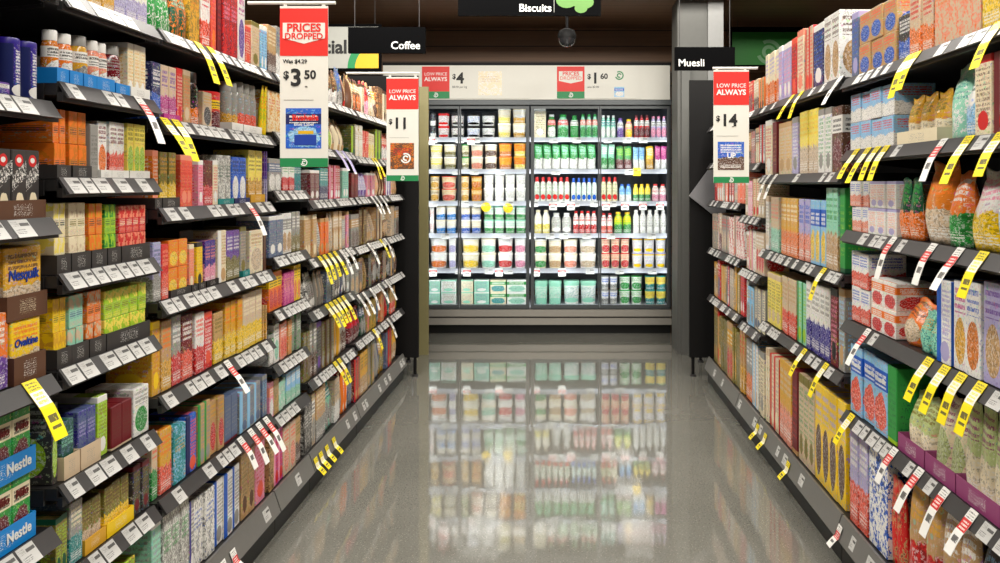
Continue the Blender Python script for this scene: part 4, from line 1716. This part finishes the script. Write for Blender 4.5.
r, w, h = dept(348, 425, 27, 53, 5.2, M['signblack'], 'black hanging sign reading Coffee in white letters')
words(r, 'Coffee', h * .42, w * .44, h * .28, -.001, M['wtext'], 'RIGHT', .006)
r, w, h = dept(675, 735, 47, 70, 5.0, M['signblack'], 'black hanging sign reading Muesli in white letters')
words(r, 'Muesli', h * .45, -w * .45, h * .3, -.001, M['wtext'], 'LEFT', .006)
r, w, h = dept(458, 601, -36, 15.5, 5.0, M['signblack'], 'black overhead sign reading Biscuits with green picture')
words(r, 'Biscuits', h * .21, w * .155, h * .14, -.001, M['wtext'], 'RIGHT', .01)
board(r, 'divider', w * .17, w * .174, h * .06, h * .9, -.001, M['grey'])
mb = MB()
for px_, pz_, rr in ((.26, .3, .075), (.33, .35, .085), (.39, .26, .06), (.36, .14, .045), (.29, .42, .07)):
    mb.prism([(w * px_ + w * rr * math.cos(2 * PI * i / 16), h * pz_ * 1.0 + w * rr * .75 * math.sin(2 * PI * i / 16)) for i in range(16)], -.0012 - pz_ * .001, -.0004)
obj('picture', mb.make('picture', plain('leafy_green', (86, 128, 60), .5)), r)

r, w, h = dept(300, 381, 24, 71, 6.4, M['signblack'], 'grey department sign with bold black lettering and yellow and green disc')
board(r, 'face', -w / 2, w * .47, h * .06, h * .94, -.001, M['signgrey'])
words(r, 'Special', h * .40, w * .085, h * .5, -.003, M['ink'], 'RIGHT', .03)
n = 20


def quarter(rad): return [(w * .47, h * .06)] + [(w * .47 + rad * math.cos(PI / 2 + PI / 2 * i / n), h * .06 + rad * math.sin(PI / 2 + PI / 2 * i / n)) for i in range(n + 1)]


board(r, 'disc', 0, 0, 0, 0, -.0016, M['green'], outline=quarter(h * .66))
board(r, 'disc', 0, 0, 0, 0, -.0024, M['yellow'], outline=quarter(h * .5))

r, w, h = dept(731, 815, 27, 66, 7.6, M['signblack'], 'green wall sign with pale swirl emblem behind the cereal boxes')
board(r, 'face', -w / 2 + .01, w / 2 - .01, .01, h * .87, -.001, M['signgreen'])
emblem(r, -w * .05, h * .36, h * .32, -.002, M['logo'])

# ceiling camera
r = sign_root('pendant_dome_camera', PX(567, 6.5), 6.5, PZ(38, 6.5))
obj('pole', MB().tube((0, 0, .05), (0, 0, SOF - r.location.z), .011).make('pole', M['black']), r)
obj('housing', lathe([(.066, -.005), (.07, .02), (.055, .055), (.02, .07)], M['black'], 24, 'housing'), r)
obj('dome', lathe([(.012, -.066), (.035, -.058), (.056, -.038), (.065, -.005)], plain('smoked_dome', (40, 40, 42), .08), 24, 'dome'), r)
tag(r, 'black dome security camera hanging from the timber soffit', 'camera')

# ------------------------------------------------------------------ names for the stock
FPOS = lambda i, n: 'leftmost' if i == 0 else ('rightmost' if i == n - 1 else ORD[i].split()[0] + ' from left')
cat_of = {'display_tray': 'tray', 'ticket': 'ticket'}
for (phrase, shelf, desc, tier), items in PENDING.items():
    items.sort(key=lambda t: t[0])
    n = len(items)
    for i, (_, o, kind) in enumerate(items):
        head = (tier + ' ' + desc).strip()
        if phrase == 'cooler':
            tail = shelf + ' cooler shelf'
            mid = [FPOS(i, n) + ' of ' + NUM[n - 1], FPOS(i, n)]
        else:
            tail = shelf + ' shelf, ' + phrase
            mid = [ORD[i] + ' of ' + NUM[n - 1], ORD[i]]
        if n == 1:
            label = head + ', ' + tail
        else:
            label = next(x for x in (head + ', ' + m + ', ' + tail for m in mid + [mid[-1]]) if len(x.split()) <= 16 or True and x.count('') and len(x.split()) <= 16 or m is None) if any(len((head + ', ' + m + ', ' + tail).split()) <= 16 for m in mid) else head + ', ' + mid[-1] + ', ' + tail
        tag(o, label, cat_of.get(kind, CATS(kind)), None if n == 1 else '%s on the %s shelf, %s' % (desc, shelf, phrase))

# ------------------------------------------------------------------ light


def area(name, loc, sx, sy, power, color=(1, 1, 1), rot=(0, 0, 0), spread=PI):
    l = bpy.data.lights.new(name, 'AREA')
    l.shape = 'RECTANGLE'
    l.size, l.size_y = sx, sy
    l.energy = power
    l.color = color
    l.spread = spread
    o = bpy.data.objects.new(name, l)
    o.location = loc
    o.rotation_euler = rot
    C.objects.link(o)
    return o


WARM = (1.0, .955, .88)
for x in (-1.05, 1.05):
    area('aisle_light', (x, 2.3, 3.45), .45, 7.0, 205, WARM)
area('header_fill_light', (0, 4.5, 2.95), 3.8, .12, 75, WARM, (math.radians(72), 0, 0))  # unseen fill added to brighten the cooler header and end wall
area('cross_aisle_light', (0, 6.6, SOF - .03), 3.0, .08, 8, WARM)
COOL = (.94, .97, 1.0)
for x in (429, 459.5, 495, 530, 565, 599.7, 633, 667):  # strips at mid-door are extra fill, added to even out the light
    area('cooler_light', (PX(x, 7.70), 7.665, 1.17), .02, 1.75, 1.4, COOL, (PI / 2, 0, 0))
for y in FSH + [108]:
    area('shelf_light', (PX(548, 7.70), FB - .055, PZ(y, FB) - .03), 2.1, .01, .45, COOL, (math.radians(35), 0, 0))

w = bpy.data.worlds.new('world')
w.use_nodes = True
w.node_tree.nodes['Background'].inputs[0].default_value = (.9, .92, 1, 1)
w.node_tree.nodes['Background'].inputs[1].default_value = .25
S.world = w
S.view_settings.view_transform = 'Standard'
S.view_settings.look = 'None'
S.view_settings.exposure = 0.15
S.view_settings.gamma = 1
S.view_settings.use_curve_mapping = False
S.cycles.use_denoising = True
S.cycles.max_bounces = 6
S.cycles.transparent_max_bounces = 12
